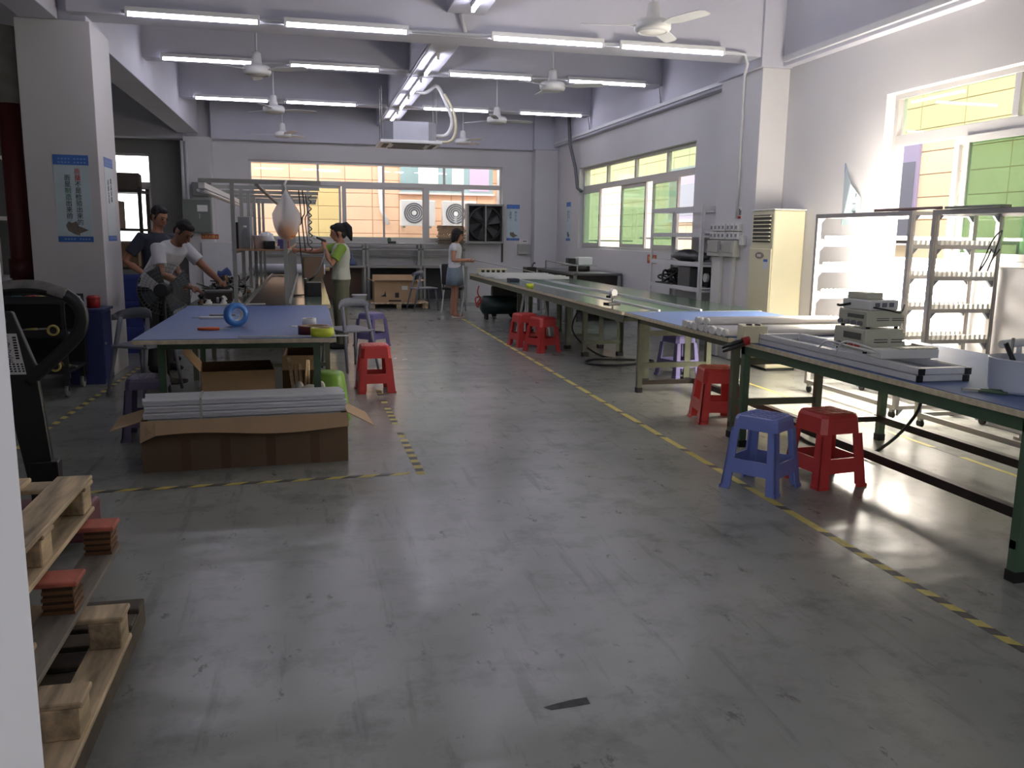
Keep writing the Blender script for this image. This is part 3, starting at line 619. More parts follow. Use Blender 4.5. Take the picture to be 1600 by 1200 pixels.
# ------------------------------------------------------------------ plastic stools
def make_stool(m, name='plastic_stool', h=.455, top=.135, bot=.178, az=.375, lw=.05, ru=(.105, .19)):
    t = thing(name, '', 'stool')
    def hw(z): return bot + (top - bot) * z / h
    c = MB(); r = .03
    def ring(w, z): return [(w - r, -w, z), (w, -w + r, z), (w, w - r, z), (w - r, w, z), (-w + r, w, z), (-w, w - r, z), (-w, -w + r, z), (-w + r, -w, z)]
    rings = [ring(hw(az), az), ring(hw(.43), .43), ring(hw(.44) - .008, h - .004), ring(hw(.44) - .025, h)]
    P = sum(rings, []); c.add(P, [(k * 8 + i, k * 8 + (i + 1) % 8, (k + 1) * 8 + (i + 1) % 8, (k + 1) * 8 + i) for k in range(3) for i in range(8)] + [tuple(range(24, 32))])
    I = [(x * .92, y * .92, z - .0) for x, y, z in ring(hw(az), az)] + [(x * .9, y * .9, h - .02) for x, y, z in ring(hw(.44), 0)]
    c.add(I, [(i, 8 + i, 8 + (i + 1) % 8, (i + 1) % 8) for i in range(8)] + [tuple(range(8, 16))[::-1]]); 
    c.add(rings[0] + I[:8], [(i, 8 + i, 8 + (i + 1) % 8, (i + 1) % 8) for i in range(8)])
    g = top * .62
    for i in range(4):
        for j in range(4): u, v = -g + i * g * .667, -g + j * g * .667; c.box(u - g * .26, u + g * .26, v - g * .26, v + g * .26, h - .001, h + .003)
    c.build('seat', m, t)
    for sx in (-1, 1):
        for sy in (-1, 1):
            L = MB()
            for z0, z1, w0, w1 in ((az, .02, lw, lw + .012), (.02, 0, lw + .016, lw + .016)):
                o = .006 if z0 < .05 else 0
                for ax in (0, 1):
                    P = []
                    for z, w in ((z0, w0), (z1, w1)):
                        e = hw(z) + o
                        for q, s_ in ((e, 1), (e - w, 1), (e - w, 0), (e, 0)):
                            d = e if s_ else e - .012
                            P.append((sx * q, sy * d, z) if ax == 0 else (sx * d, sy * q, z))
                    L.add(P, [(0, 1, 2, 3), (4, 7, 6, 5), (0, 4, 5, 1), (1, 5, 6, 2), (2, 6, 7, 3), (3, 7, 4, 0)])
            L.build('leg', m, t)
    for k in range(4):
        a = k * PI / 2; R2 = Matrix.Rotation(a, 3, 'Z'); P = []
        for z in ru:
            e = hw(z); w = e - lw - .005
            P += [R2 @ Vector(v) for v in ((-w, -e, z), (w, -e, z), (w, -e + .01, z), (-w, -e + .01, z))]
        MB().add(P, [(0, 3, 2, 1), (4, 5, 6, 7), (0, 1, 5, 4), (1, 2, 6, 5), (2, 3, 7, 6), (3, 0, 4, 7)]).build('rung', m, t)
    return t
sb = make_stool(BLUEP); sb.location = (2.67, 4.62, 0); sb.rotation_euler = (0, 0, .62); sb['label'] = 'blue plastic stool standing on the yellow tape by the near table'; sb['group'] = 'plastic stools'
sr = make_stool(REDP, az=.335, lw=.064, ru=(.095, .185)); sr.location = (3.13, 4.66, 0); sr.rotation_euler = (0, 0, .12); sr['label'] = 'red plastic stool right behind the blue stool at the near table'; sr['group'] = 'plastic stools'
dup(sr, (3.28, 6.48, 0), -.18, 'red plastic stool in front of the row of white tubes', 'plastic stools')
dup(sr, (2.98, 10.93, 0), .45, 'red plastic stool, front one of two beside the green line table', 'plastic stools')
dup(sr, (2.88, 11.5, 0), .2, 'red plastic stool partly behind another at the green line table', 'plastic stools')
dup(sr, (.59, 8.32, 0), .04, 'red plastic stool at the right corner of the left blue table', 'plastic stools')
sp = make_stool(PURP); sp.location = (.80, 11.75, 0); sp.rotation_euler = (0, 0, .75); sp['label'] = 'purple plastic stool in the aisle behind the red one'; sp['group'] = 'plastic stools'
dup(sp, (3.95, 8.75, 0), .3, 'purple plastic stool under the joint of the right-hand tables', 'plastic stools')
sd = make_stool(PURPD); sd.location = (-1.18, 6.66, 0); sd.rotation_euler = (0, 0, .05); sd['label'] = 'dull purple stool half hidden behind the long carton'; sd['group'] = 'plastic stools'
dup(sd, (-2.72, 7.75, 0), .3, 'dull purple stool at the left edge behind the pallet truck handle', 'plastic stools')
t = thing('round_stool', 'round lime green plastic stool beside the left blue table', 'stool', (.13, 7.05, 0))
MB().lathe([(.165, 0), (.17, .01), (.125, .36), (.118, .385), (.1, .395), (0, .395)], n=28).build('body', LIME, t)
MB().lathe([(.03, .396), (.05, .399), (.09, .398), (.1, .394)], n=28).build('seat_ring', LIME, t)
t = thing('step_stool', 'white aluminium step stool under the far line table', 'step stool', (3.33, 12.75, 0), .1)
for s in (-1, 1):
    for y, dy in ((-.05, -.2), (.05, .2)): MB().bar((s * .14, y, .62), (s * .2, dy, 0), .03, .02).build('leg', STEELW, t)
MB().box(-.16, .16, -.08, .08, .62, .64).build('step', STEELW, t); MB().box(-.17, .17, -.15, -.1, .3, .33).build('step', STEELW, t)

# ------------------------------------------------------------------ test racks with lit tubes
ALR = mat('backlit_rack_aluminium', (158, 155, 152), .4, .4); SOCK = mat('lamp_socket', (226, 222, 214), .4)  # rack metal coloured darker to stand in for its backlit side
def rack(y0, y1, label, sockets, tubes):
    t = thing('test_rack', label, 'rack', (5.14, (y0 + y1) / 2, 0)); h = (y1 - y0) / 2; W_ = .30
    for x in (-W_, W_):
        for y in (-h, h):
            p = MB().box(x - .02, x + .02, y - .02, y + .02, .085, 1.75).box(x - .006, x + .006, y - .023, y + .023, .085, 1.75).build('post', ALR, t)
        for z in (.1, 1.73): MB().box(x - .018, x + .018, -h + .02, h - .02, z - .02, z + .02).box(x - .021, x + .021, -h + .02, h - .02, z - .005, z + .005).build('long_rail', ALR, t)
    for y in (-h, h):
        for z in (.1, 1.73, .70, .95, 1.21, 1.46):
            r = MB().box(-W_ + .02, W_ - .02, y - .016, y + .016, z - .016, z + .016).build('cross_rail', ALR, t)
            for x in (-W_, W_):
                s = 1 if x < 0 else -1
                MB().prism([(x + s * .02, z - .016), (x + s * .07, z - .016), (x + s * .02, z - .07)], y - .012, y + .012, 'y').build('corner_bracket', GREYP, t)
            if z in (.70, .95, 1.21, 1.46):
                for i in range(sockets): pc('socket', r, -W_ + .045 + i * (2 * W_ - .09) / (sockets - 1) - .011, -W_ + .045 + i * (2 * W_ - .09) / (sockets - 1) + .011, y - .018, y + .018, z + .016, z + .055, SOCK, .003)
    for x in (-W_, W_):
        for y in (-h + .04, h - .04):
            c = MB().box(x - .015, x + .015, y - .02, y + .02, .055, .085).build('caster', GREYS, t); MB().cyl((x - .012, y, .034), (x + .012, y, .034), .034, n=14).build('wheel', BLACKR, c)
    return t
R1 = rack(6.25, 7.60, 'aluminium test rack full of glowing tubes by the right wall', 12, 1)
R2 = rack(4.62, 5.97, 'empty aluminium test rack beside the glowing one by the right wall', 12, 0)
for i in range(3): MB().box(-.28, .28, -.6 + i * .09, -.53 + i * .09, .14, .17).build('shelf_slat', ALR, R2)
MB().box(-.28, .28, -.62, -.3, .12, .14).build('base_shelf', ALR, R2)
for k in range(2): MB().tube(curve_pts([(.18 + k * .08, .6, 1.45), (.16 + k * .05, .62, 1.36), (.12 + k * .08, .64, 1.28), (.2 + k * .06, .62, 1.52), (.26, .6, 1.6)]), .006).build('lead', CABLE, R2)
lt = MB().cyl((0, -.6, 0), (0, .6, 0), .014, n=8).build('glowing_tube', RACK_TUBE); k = 0
for z in (.95, 1.21, 1.46):
    for i in range(12):
        o = lt if k == 0 else lt.copy()
        if k: COL.objects.link(o)
        o.location = (5.14 - .255 + i * .51 / 11, 6.925, z + .069); tag(o, 'glowing tube on the %s of the lit test rack, %s from the aisle' % ({.95: 'lowest lit tier', 1.21: 'middle tier', 1.46: 'top tier'}[z], ORD[i]), 'tube', 'glowing tubes on the test rack, %s tier' % {.95: 'lowest', 1.21: 'middle', 1.46: 'top'}[z]); k += 1
tag(MB().tube(curve_pts([(4.845, 6.75, 1.765), (4.838, 6.5, 1.765), (4.842, 6.2, 1.765), (4.84, 5.92, 1.765)]), .014, 6).build('power_cable', mat('brown_cable', (110, 84, 76), .5)), 'brown cable lying along the top of the test racks', 'cable')
t = tag(MB().box(-.05, .05, -.28, .28, 0, .02).build('angle_bracket', mat('dull_green_grey', (120, 126, 116), .5), bevel=.004, loc=(4.84, 5.55, 1.752)), 'dark grey bracket strip lying on top of the empty test rack', 'bracket')

# ------------------------------------------------------------------ floor-standing air conditioner
t = thing('standing_air_conditioner', 'tall cream floor-standing air conditioner against the right pillar', 'air conditioner', (5.28, 9.12, 0))
MB().box(-.19, .2, -.255, .255, .03, 1.83).build('cabinet', CREAM, t, bevel=.02); MB().box(-.2, .205, -.265, .265, 1.83, 1.845).build('top_cover', WHITEP, t, bevel=.004); MB().box(-.17, .19, -.24, .24, 0, .03).build('base', BLACKP, t)
MB().box(-.205, -.19, -.245, .245, .62, 1.40).build('front_panel', CREAM, t, bevel=.006); MB().box(-.2, -.19, -.2, .2, 1.47, 1.78).build('outlet_recess', mat('outlet_dark', (70, 68, 62), .6), t)
for i in range(7): MB().box(-.215, -.2, -.2, .2, 1.49 + i * .044, 1.502 + i * .044).build('outlet_slat', CREAM, t)
for z0, n in ((.42, 5), (.1, 8)):
    g = MB()
    for i in range(n): g.box(-.2, -.188, -.21, .15, z0 + i * .036, z0 + .014 + i * .036)
    g.build('intake_grille', mat('slot_brown', (110, 100, 78), .7), t)
MB().prism([(.09 * math.cos(a * PI / 12) , 1.32 + .038 * math.sin(a * PI / 12)) for a in range(24)], -.214, -.204, 'x').build('display', mat('display_grey', (120, 112, 106), .3), t)
for i in range(3): MB().box(-.217, -.213, -.04 + i * .03, -.025 + i * .03, 1.305, 1.335).build('display_button', WHITEP, t)
MB().box(-.209, -.204, -.19, -.1, 1.17, 1.28).build('sticker', mat('sticker_grey', (196, 204, 214), .5), t); MB().box(-.2105, -.2085, -.19, -.1, 1.25, 1.28).build('sticker_band', PBLUE, t)

# ------------------------------------------------------------------ white steel shelf with its load
t = thing('steel_shelf', 'white angle-steel shelf beside the right pillar', 'shelf', (5.25, 11.52, 0))
for x in (-.19, .19):
    for y in (-.88, .88): s = 1 if x < 0 else -1; q = 1 if y < 0 else -1; MB().box(x, x + s * .04, y, y + q * .004, 0, 1.95).box(x, x + s * .004, y, y + q * .07, 0, 1.95).build('post', STEELW, t)
for z in (.45, .82, 1.16, 1.55, 1.9):
    if z < 1.85: MB().box(-.186, .186, -.876, .876, z, z + .012).build('shelf_board', mat('shelf_board_grey', (150, 150, 150), .6), t)
    MB().box(-.188, -.18, -.876, .876, z - .03, z + .03).box(.18, .188, -.876, .876, z - .03, z + .03).box(-.188, .188, -.876, -.868, z - .03, z + .03).box(-.188, .188, .868, .876, z - .03, z + .03).build('shelf_lip', STEELW, t)
t = tag(MB().ball((0, 0, .07), (.14, .6, .075), 18, 8, f=lambda v: (v.x * (1 + .2 * math.sin(5 * v.y)), v.y, v.z * (1 + .35 * math.sin(7 * v.y + 1)))).build('tarpaulin', mat('dark_sheeting', (58, 60, 62), .4, var=.3, scale=14), loc=(5.22, 11.35, 1.19)), 'dark plastic sheeting bundled on the steel shelf', 'sheeting')
t = thing('cable_heap', 'tangled black cables on the lower tier of the steel shelf', 'cable', (5.2, 11.85, .845))
random.seed(3)
for k in range(5):
    c = [(random.uniform(-.12, .12), random.uniform(-.3, .3), .02 + random.uniform(0, .2)) for _ in range(7)]; c[0] = (c[0][0], c[0][1], .014)
    MB().tube(curve_pts(c, 6), .014, 6).build('cable', CABLE, t)
MB().box(-.14, .1, -.35, .3, 0, .02).build('base_mat', BLACKP, t)
t = thing('air_regulator', 'air regulator with round white gauge on the steel shelf', 'gauge', (5.28, 10.82, .98)); MB().cyl((-.06, 0, 0), (-.02, 0, 0), .06, n=18).build('dial', WHITEP, t); MB().cyl((-.02, 0, 0), (.03, 0, 0), .065, n=18).build('housing', BLACKP, t); MB().box(-.03, .03, -.04, .04, -.148, -.06).build('body', BLACKP, t); MB().box(-.05, .05, -.08, .3, -.148, -.13).build('base', GREYS, t)
t = tag(MB().box(-.16, .16, -.2, .2, 0, .28).build('control_box', mat('charcoal_box', (70, 72, 74), .5), bevel=.01, loc=(5.24, 11.2, .832)), 'charcoal box between cables and gauge on the steel shelf', 'box')
t = tag(MB().box(-.15, .15, -.35, .35, 0, .03).build('board_stack', mat('pale_grey_board', (176, 176, 172), .6), bevel=.003, loc=(5.24, 11.3, .462)), 'pale boards on the bottom tier of the steel shelf', 'board')

# ------------------------------------------------------------------ electrical fittings on the right pillar
BOXG = mat('switchbox_grey', (172, 172, 166), .5); BOXW = mat('breaker_white', (206, 206, 204), .4)
k = 0
for r_, (z0, z1) in enumerate(((1.60, 1.69), (1.50, 1.59))):
    for i in range(7):
        y = 10.38 - i * .105 - (.03 if i > 3 else 0)
        t = thing('breaker_box', 'small white breaker box on the right pillar, %s in the %s row' % (ORD[i], ('upper', 'lower')[r_]), 'breaker box', (5.13, y, z0), 0, 'breaker boxes on the right pillar, %s row' % ('upper', 'lower')[r_])
        MB().box(-.06, 0, -.045, .045, 0, z1 - z0).build('casing', BOXW, t, bevel=.004); MB().box(-.066, -.06, -.02, .02, .025, .065).build('toggle', GREYP, t)
for y, lab in ((10.24, 'grey switch box on the right pillar, left of a pair'), (9.86, 'grey switch box on the right pillar, right of a pair')):
    t = thing('switch_box', lab, 'switch box', (5.13, y, 1.285)); MB().box(-.1, 0, -.17, .17, 0, .2).build('casing', BOXG, t, bevel=.006); MB().box(-.115, -.1, -.16, .12, .05, .19).build('door', mat('switchbox_door', (160, 160, 154), .5), t, bevel=.004); MB().box(-.12, -.1, .125, .15, .08, .15).build('handle', GREYP, t)
t = tag(MB().box(-.05, 0, -.05, .05, 0, .12).build('junction_box', BOXW, bevel=.004, loc=(5.13, 9.6, 1.43)), 'small white junction box beside the grey switch boxes', 'box')
for y, lab in ((10.25, 'wide white cable trunking below the grey switch boxes'), (9.82, 'narrow white cable trunking nearer the air conditioner')):
    tag(MB().box(-.04, 0, -.12 if y > 10 else -.03, .12 if y > 10 else .03, 0, 1.27).build('cable_trunking', BOXW, bevel=.004, loc=(5.13, y, .01)), lab, 'trunking')
t = thing('warning_sign', 'small white sign with red and black marks on the right pillar', 'sign', (5.13, 9.78, 1.74)); MB().box(-.004, 0, -.07, .07, 0, .15).build('plate', WHITEP, t); MB().box(-.006, -.004, -.06, .06, .01, .04).build('red_band', INKR, t)
MB().box(-.006, -.004, .02, .055, .05, .13).box(-.006, -.004, -.03, -.01, .05, .13).box(-.006, -.004, -.06, -.04, .05, .11).build('symbol', INK, t)
t = thing('fire_sign', 'small red and gold sign on the right wall below the far window', 'sign', (5.48, 13.34, 1.09)); MB().box(-.006, 0, -.19, .19, 0, .14).build('plate', mat('sign_brown_red', (170, 84, 52), .5), t); text('禁止吸烟', .075, mat('sign_gold', (226, 190, 120), .5), t, (-.007, 0, .07), (PI / 2, 0, -PI / 2))
# ------------------------------------------------------------------ floor tape
def floor_tape(name, lab, p, q, w=.05, seg=.075, skip=(), skew=.03, faded=()):
    p = Vector(p); q = Vector(q); d = (q - p); L = d.length; d.normalize(); nrm = Vector((-d.y, d.x, 0)); mb = MB(); n = int(L / seg); runs = []
    for i in range(n):
        if any(a <= i * seg < b for a, b in skip):
            if mb.v: runs.append(mb); mb = MB()
            continue
        mi = i % 2
        if any(a <= i * seg < b for a, b in faded): mi = 0 if i % 6 else 1
        a, b = i * seg, (i + 1) * seg; P = []
        for z in (.0004, .0012):
            for u, s in ((a, -1), (b, -1), (b + skew, 1), (a + skew, 1)): P.append(p + d * u + nrm * s * w / 2 + Vector((0, 0, z)))
        mb.add(P, [(4, 5, 6, 7), (0, 3, 2, 1), (0, 1, 5, 4), (1, 2, 6, 5), (2, 3, 7, 6), (3, 0, 4, 7)], mi)
    if not runs: return tag(mb.build(name, [YEL, BLK]), lab, 'tape')
    t = thing(name, lab, 'tape')
    for r in runs + [mb]: r.build('tape_strip', [YEL, BLK], t)
    return t
floor_tape('floor_tape', 'long yellow and black floor tape running along the right-hand tables', (2.56, 1.9, 0), (2.70, 15.4, 0), faded=((1.6, 13.5),))
floor_tape('floor_tape', 'yellow and black floor tape across the floor before the long carton', (-1.55, 5.225, 0), (.62, 5.30, 0), seg=.1, skew=.06)
floor_tape('floor_tape', 'worn yellow and black floor tape from the corner towards the red stool', (.66, 5.26, 0), (.62, 8.35, 0), skip=((1.15, 1.45), (.95, 1.05), (2.2, 2.35), (2.55, 2.7)), skew=.0, w=.055)
floor_tape('floor_tape', 'yellow and black floor tape on the dark floor by the tool cart', (-2.02, 6.2, 0), (-1.86, 10.6, 0), seg=.1, skew=.03)
floor_tape('floor_tape', 'yellow floor tape under the test racks by the right wall', (4.45, 3.2, 0), (4.5, 9.0, 0), seg=.3, w=.04, faded=((0, 9),))
tag(MB().prism([(0, 0), (.02, -.02), (.1, -.015), (.155, -.01), (.155, .03), (.1, .025), (.04, .012)], .0004, .0012, 'z').build('tape_scrap', mat('tape_scrap_dark', (66, 66, 66), .7, var=.3, scale=40), loc=(.70, 2.46, 0)), 'dark scrap of worn tape on the open floor in front', 'tape')

# ------------------------------------------------------------------ left blue table, carton and what lies under and on them
LTc = (-.505, 7.565)
table('work_table', 'blue-topped green work table on the left', -1.18, .17, 6.15, 8.98, .78, BLUEM, GREENS, (-1.06, .06), (6.40, 8.80), rails='', rail_z=.1)
def tape_roll(lab, loc, ro, ri, h, m, core, rot=None):
    t = thing('tape_roll', lab, 'tape', loc, rot=rot)
    MB().lathe([(ri + .003, 0), (ro, 0), (ro, h), (ri + .003, h), (ri + .003, 0)], n=28).build('roll', m, t); MB().lathe([(ri, 0), (ri + .003, 0), (ri + .003, h), (ri, h), (ri, 0)], n=28).build('core', core, t)
    return t
tape_roll('big blue tape roll standing on edge on the left blue table', (-.58, 7.0, .78 + .092), .092, .045, .05, mat('bright_blue_tape', (70, 130, 205), .35), WHITEP, rot=(PI / 2, 0, .5))
tape_roll('white tape roll lying on the left blue table', (-.015, 6.98, .78), .055, .03, .058, WHITEP, CARD)
tape_roll('big maroon tape roll behind the yellow one on the left blue table', (.02, 6.40, .78), .115, .075, .06, mat('maroon_tape', (92, 40, 44), .4), CARD)
tape_roll('yellow-green tape roll at the near edge of the left blue table', (.075, 6.235, .78), .082, .055, .06, mat('lime_tape', (206, 220, 60), .4), CARD)
tag(MB().box(-.38, .38, -.006, .006, 0, .01).build('white_rod', WHITEP, loc=(-.12, 6.21, .7802)), 'thin white rod lying along the near edge of the left blue table', 'rod')
tag(MB().prism([(-.05, 0), (0, -.03), (.02, .02), (-.02, .035)], 0, .004, 'z').build('label_scrap', WHITEP, loc=(-.12, 6.92, .7801)), 'small white scrap of tape beside the white roll', 'scrap')
t = thing('utility_knife', 'white utility knife lying farther back on the left blue table', 'knife', (-.78, 7.62, .78), -.03); MB().box(-.14, .13, -.016, .016, 0, .018).build('handle', WHITEP, t, bevel=.005); MB().prism([(-.14, -.012), (-.14, .012), (-.2, .0)], .006, .01, 'z').build('blade', GREYS, t)
t = thing('utility_knife', 'grey utility knife lying just behind the white one', 'knife', (-.74, 7.86, .78), -.02); MB().box(-.12, .1, -.014, .014, 0, .018).build('handle', GREYS, t, bevel=.005); MB().box(.1, .18, -.008, .008, .004, .008).build('blade', STEELW, t)
t = thing('snips', 'orange-handled snips lying on the left blue table', 'snips', (-.72, 6.72, .78), 0)
for s in (-1, 1):
    MB().tube(curve_pts([(-.1, .004 * s, .011), (-.05, .028 * s, .011), (0, .026 * s, .011), (.05, .006 * s, .011)]), .01, 8).build('handle', mat('orange_plastic', (214, 96, 52), .4), t); MB().prism([(.04, .001 * s), (.13, .009 * s), (.13, .012 * s), (.04, .01 * s)], .006, .012, 'z').build('blade', ALU, t)
# long carton with bars
ct = thing('carton', 'long open cardboard carton on the floor in front of the left blue table', 'carton', (-.43, 5.86, 0), .066)
CL, CW, CH = .637, .215, .33
o_ = MB()
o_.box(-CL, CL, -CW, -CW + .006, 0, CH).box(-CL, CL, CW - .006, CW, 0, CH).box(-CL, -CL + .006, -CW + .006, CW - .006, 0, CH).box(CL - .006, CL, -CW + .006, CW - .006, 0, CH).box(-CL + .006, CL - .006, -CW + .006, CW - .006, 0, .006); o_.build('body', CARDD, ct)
fl = MB(); n = 14; P = []
for i in range(n + 1):
    u = -CL + 2 * CL * i / n; dz = .015 * math.sin(i * .5) - (.035 if i == 0 else 0); P += [(u, -CW - .001, CH), (u, -CW - .075, CH - .085 + dz), (u, -CW - .081, CH - .082 + dz), (u, -CW - .007, CH + .004)]
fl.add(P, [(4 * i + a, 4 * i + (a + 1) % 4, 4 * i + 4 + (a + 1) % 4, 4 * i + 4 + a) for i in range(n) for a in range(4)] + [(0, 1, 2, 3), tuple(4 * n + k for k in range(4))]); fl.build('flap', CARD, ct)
for s, dz in ((-1, -.045), (1, -.09)):
    P = [(s * CL, -CW, CH), (s * CL, CW, CH), (s * (CL + .17), CW - .03, CH + dz), (s * (CL + .17), -CW - .04, CH + dz)]; MB().add(P + [(x, y, z + .006) for x, y, z in P], [(0, 1, 2, 3), (7, 6, 5, 4), (0, 4, 5, 1), (1, 5, 6, 2), (2, 6, 7, 3), (3, 7, 4, 0)]).build('flap', CARD, ct)
for x in (-.38, -.14, .14, .42): MB().box(x - .03, x + .03, -CW - .0015, -CW, 0, CH * .62).build('packing_tape', mat('brown_packing_tape', (104, 76, 54), .35), ct)
tag(MB().box(-.6, .6, -.19, .19, 0, .318).build('foam_packing', mat('foam_grey', (160, 160, 158), .8), rot=(0, 0, .066), loc=(-.43, 5.86, .0062)), 'packing inside the long open carton under the bars', 'packing')
def make_bar():
    t = thing('profile_bar', '', 'bar'); L = .63
    o8 = [(-.020, .006), (-.014, .001), (.014, .001), (.020, .006), (.020, .018), (.014, .021), (.020, .024), (.020, .034), (.014, .039), (-.014, .039), (-.020, .034), (-.020, .024), (-.014, .021), (-.020, .018)]
    MB().prism(o8, -L, L, 'x').build('profile', ALUB, t); MB().prism([(-.01, .008), (.01, .008), (.01, .032), (-.01, .032)], -L - .001, L + .001, 'x').build('hollow', BLACKP, t)
    return t
pb = make_bar(); k = 0; layer = ['bottom', 'second', 'third', 'top']
for lz in range(3):
    for j in range(5):
        x, y, a = -.43, 5.86, .066; u, v = random.uniform(-.008, .012), -.13 + j * .058 + lz * .012
        p = (x + math.cos(a) * u - math.sin(a) * v, y + math.sin(a) * u + math.cos(a) * v, .325 + lz * .041)
        lab = 'aluminium bar in the long carton, %s layer, %s from the front' % (('bottom', 'middle', 'top')[lz], ORD[j])
        if k == 0: pb.location = p; pb.rotation_euler = (0, 0, a); pb['label'] = lab; pb['group'] = 'aluminium bars in the carton'
        else: dup(pb, p, a, lab, 'aluminium bars in the carton')
        k += 1
t = tag(MB().box(-.006, .006, -.002, .002, 0, .13).box(-.006, .006, -.002, .262, .13, .1315).box(-.006, .006, .26, .262, 0, .1315).build('clear_wrap', mat('clear_tape', (190, 196, 180), .3), rot=(0, 0, .066), loc=(-.70, 5.688, .326)), 'strip of clear tape binding the bars over the long carton', 'tape')
# under the table
def carton(lab, loc, sz, rz, m=CARDD, fm=None, open_=True, flaps=()):
    t = thing('carton', lab, 'carton', loc, rz); a, b, h = sz
    MB().box(-a, a, -b, -b + .005, 0, h).box(-a, a, b - .005, b, 0, h).box(-a, -a + .005, -b + .005, b - .005, 0, h).box(a - .005, a, -b + .005, b - .005, 0, h).box(-a + .005, a - .005, -b + .005, b - .005, 0, .005 if open_ else h).build('body', m, t)
    for (s, ax, tilt, ln) in flaps:
        if ax == 'y': P = [(-a, s * b, h), (a, s * b, h), (a * .97, s * (b + ln * math.cos(tilt)), h + ln * math.sin(tilt)), (-a * .97, s * (b + ln * math.cos(tilt)), h + ln * math.sin(tilt))]
        else: P = [(s * a, -b, h), (s * a, b, h), (s * (a + ln * math.cos(tilt)), b * .97, h + ln * math.sin(tilt)), (s * (a + ln * math.cos(tilt)), -b * .97, h + ln * math.sin(tilt))]
        MB().add(P + [(x, y, z + .005) for x, y, z in P], [(0, 1, 2, 3), (7, 6, 5, 4), (0, 4, 5, 1), (1, 5, 6, 2), (2, 6, 7, 3), (3, 7, 4, 0)]).build('flap', CARD, t)
    return t
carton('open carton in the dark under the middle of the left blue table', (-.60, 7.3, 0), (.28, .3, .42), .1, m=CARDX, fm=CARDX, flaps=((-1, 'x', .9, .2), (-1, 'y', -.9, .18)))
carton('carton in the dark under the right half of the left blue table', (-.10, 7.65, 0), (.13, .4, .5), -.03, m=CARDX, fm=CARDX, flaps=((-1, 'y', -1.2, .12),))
t = thing('cardboard_scraps', 'torn cardboard strips standing under the right end of the left blue table', 'cardboard', (-.07, 6.98, 0))
for i in range(6): MB().obox((-.08 + i * .03, .02 * (i % 3), .27 - .02 * (i % 2)), (.028, .006, .52 - .06 * (i % 3)), (.1 * (i % 2), .04 * (i - 3), .3 * i)).build('strip', CARD if i % 2 else PALW, t)
t = thing('plush_toy', 'pale spotted plush toy with black nose under the left blue table', 'toy', (-.06, 6.72, 0), 0)
FUR = mat('spotted_plush', (206, 202, 190), .95, var=.35, scale=14, bump=.3)
MB().ball((0, .05, .11), (.13, .12, .11), 16, 10).build('body', FUR, t); h_ = MB().ball((.04, -.06, .26), (.1, .1, .1), 16, 10).ball((.05, -.16, .24), (.05, .05, .04), 10, 6).build('head', FUR, t)
MB().ball((.055, -.21, .25), .018, 8, 6).build('nose', BLACKP, h_); MB().ball((-.04, -.02, .33), (.035, .02, .05), 8, 6).build('ear', FUR, h_); MB().ball((.12, -.02, .33), (.035, .02, .05), 8, 6).build('ear', FUR, h_)
tag(MB().ball((0, 0, .12), (.09, .08, .12), 12, 8, f=lambda v: (v.x * (1 + .2 * math.sin(9 * v.z)), v.y, v.z)).build('paper_bag', mat('crumpled_paper', (190, 160, 120), .8, var=.2, bump=.4), loc=(.15, 6.62, 0)), 'crumpled brown paper beside the spotted plush toy', 'paper')
tag(MB().box(-.03, .03, -.03, .03, 0, .06).build('small_box', WHITEP, bevel=.004, loc=(-1.42, 7.05, 0)), 'tiny white box on the floor left of the dull purple stool', 'box')

# ------------------------------------------------------------------ assembly line bench on the left with its gantry
lb = thing('assembly_bench', 'long green-topped assembly bench with grey gantry on the left', 'bench', (-.5, 12.6, 0)); Y0, Y1 = -3.54, 3.6
MB().box(-.70, -.16 + .02, Y0, Y1, .742, .776).box(.30, .70, Y0, Y1, .742, .776).build('tabletop', WOODE, lb, bevel=.003); MB().box(-.697, -.143, Y0 + .003, Y1, .776, .78).box(.303, .697, Y0 + .003, Y1, .776, .78).build('surface_mat', GREENM, lb)
MB().box(-.14, .30, Y0 + .02, Y1, .70, .76).build('belt', mat('belt_black', (38, 42, 42), .4), lb)
for x in (-.15, .29): MB().box(x - .012, x + .012, Y0, Y1, .70, .795).build('guide_rail', GREYS, lb)
for i in range(5):
    y = Y0 + .15 + i * 1.7
    for x in (-.66, .66): MB().box(x - .025, x + .025, y - .025, y + .025, 0, .742).build('leg', OLIVES, lb)
    MB().box(-.64, .64, y - .02, y + .02, .12, .16).build('rail', OLIVES, lb)
for i in range(6):
    y = Y0 + .1 + i * 1.2; g = MB().box(-.55, .63, y - .02, y + .02, 1.985, 2.025).build('gantry_bar', GREYS, lb)
    for x in (-.235, .265): MB().box(x - .02, x + .02, y - .02, y + .02, .7, 1.985).build('gantry_post', GREYS, lb)
for x in (-.235, .265): MB().box(x - .015, x + .015, Y0 + .12, Y1 - 1.0, 1.29, 1.32).build('shelf_rail', GREYS, lb)
MB().box(-.26, .29, Y0 + .1, Y1 - 1.05, 1.32, 1.335).build('shelf_board', mat('shelf_wood', (170, 130, 96), .6), lb); MB().box(-.02, .02, Y0 + .12, Y1 - 1, 1.97, 1.99).build('top_rail', GREYS, lb)
t = thing('unlit_tube_lamp', 'unlit tube lamp hung lengthwise over the left assembly bench', 'lamp', (-1.02, 9.2, 0)); MB().box(-.03, .03, -.05, 4.6, 1.93, 1.985).build('batten', WHITEP, t); MB().cyl((-.04, 0, 1.91), (-.04, 4.5, 1.91), .015).cyl((.03, 0, 1.9), (.03, 4.5, 1.9), .015).build('tube', tm, t)
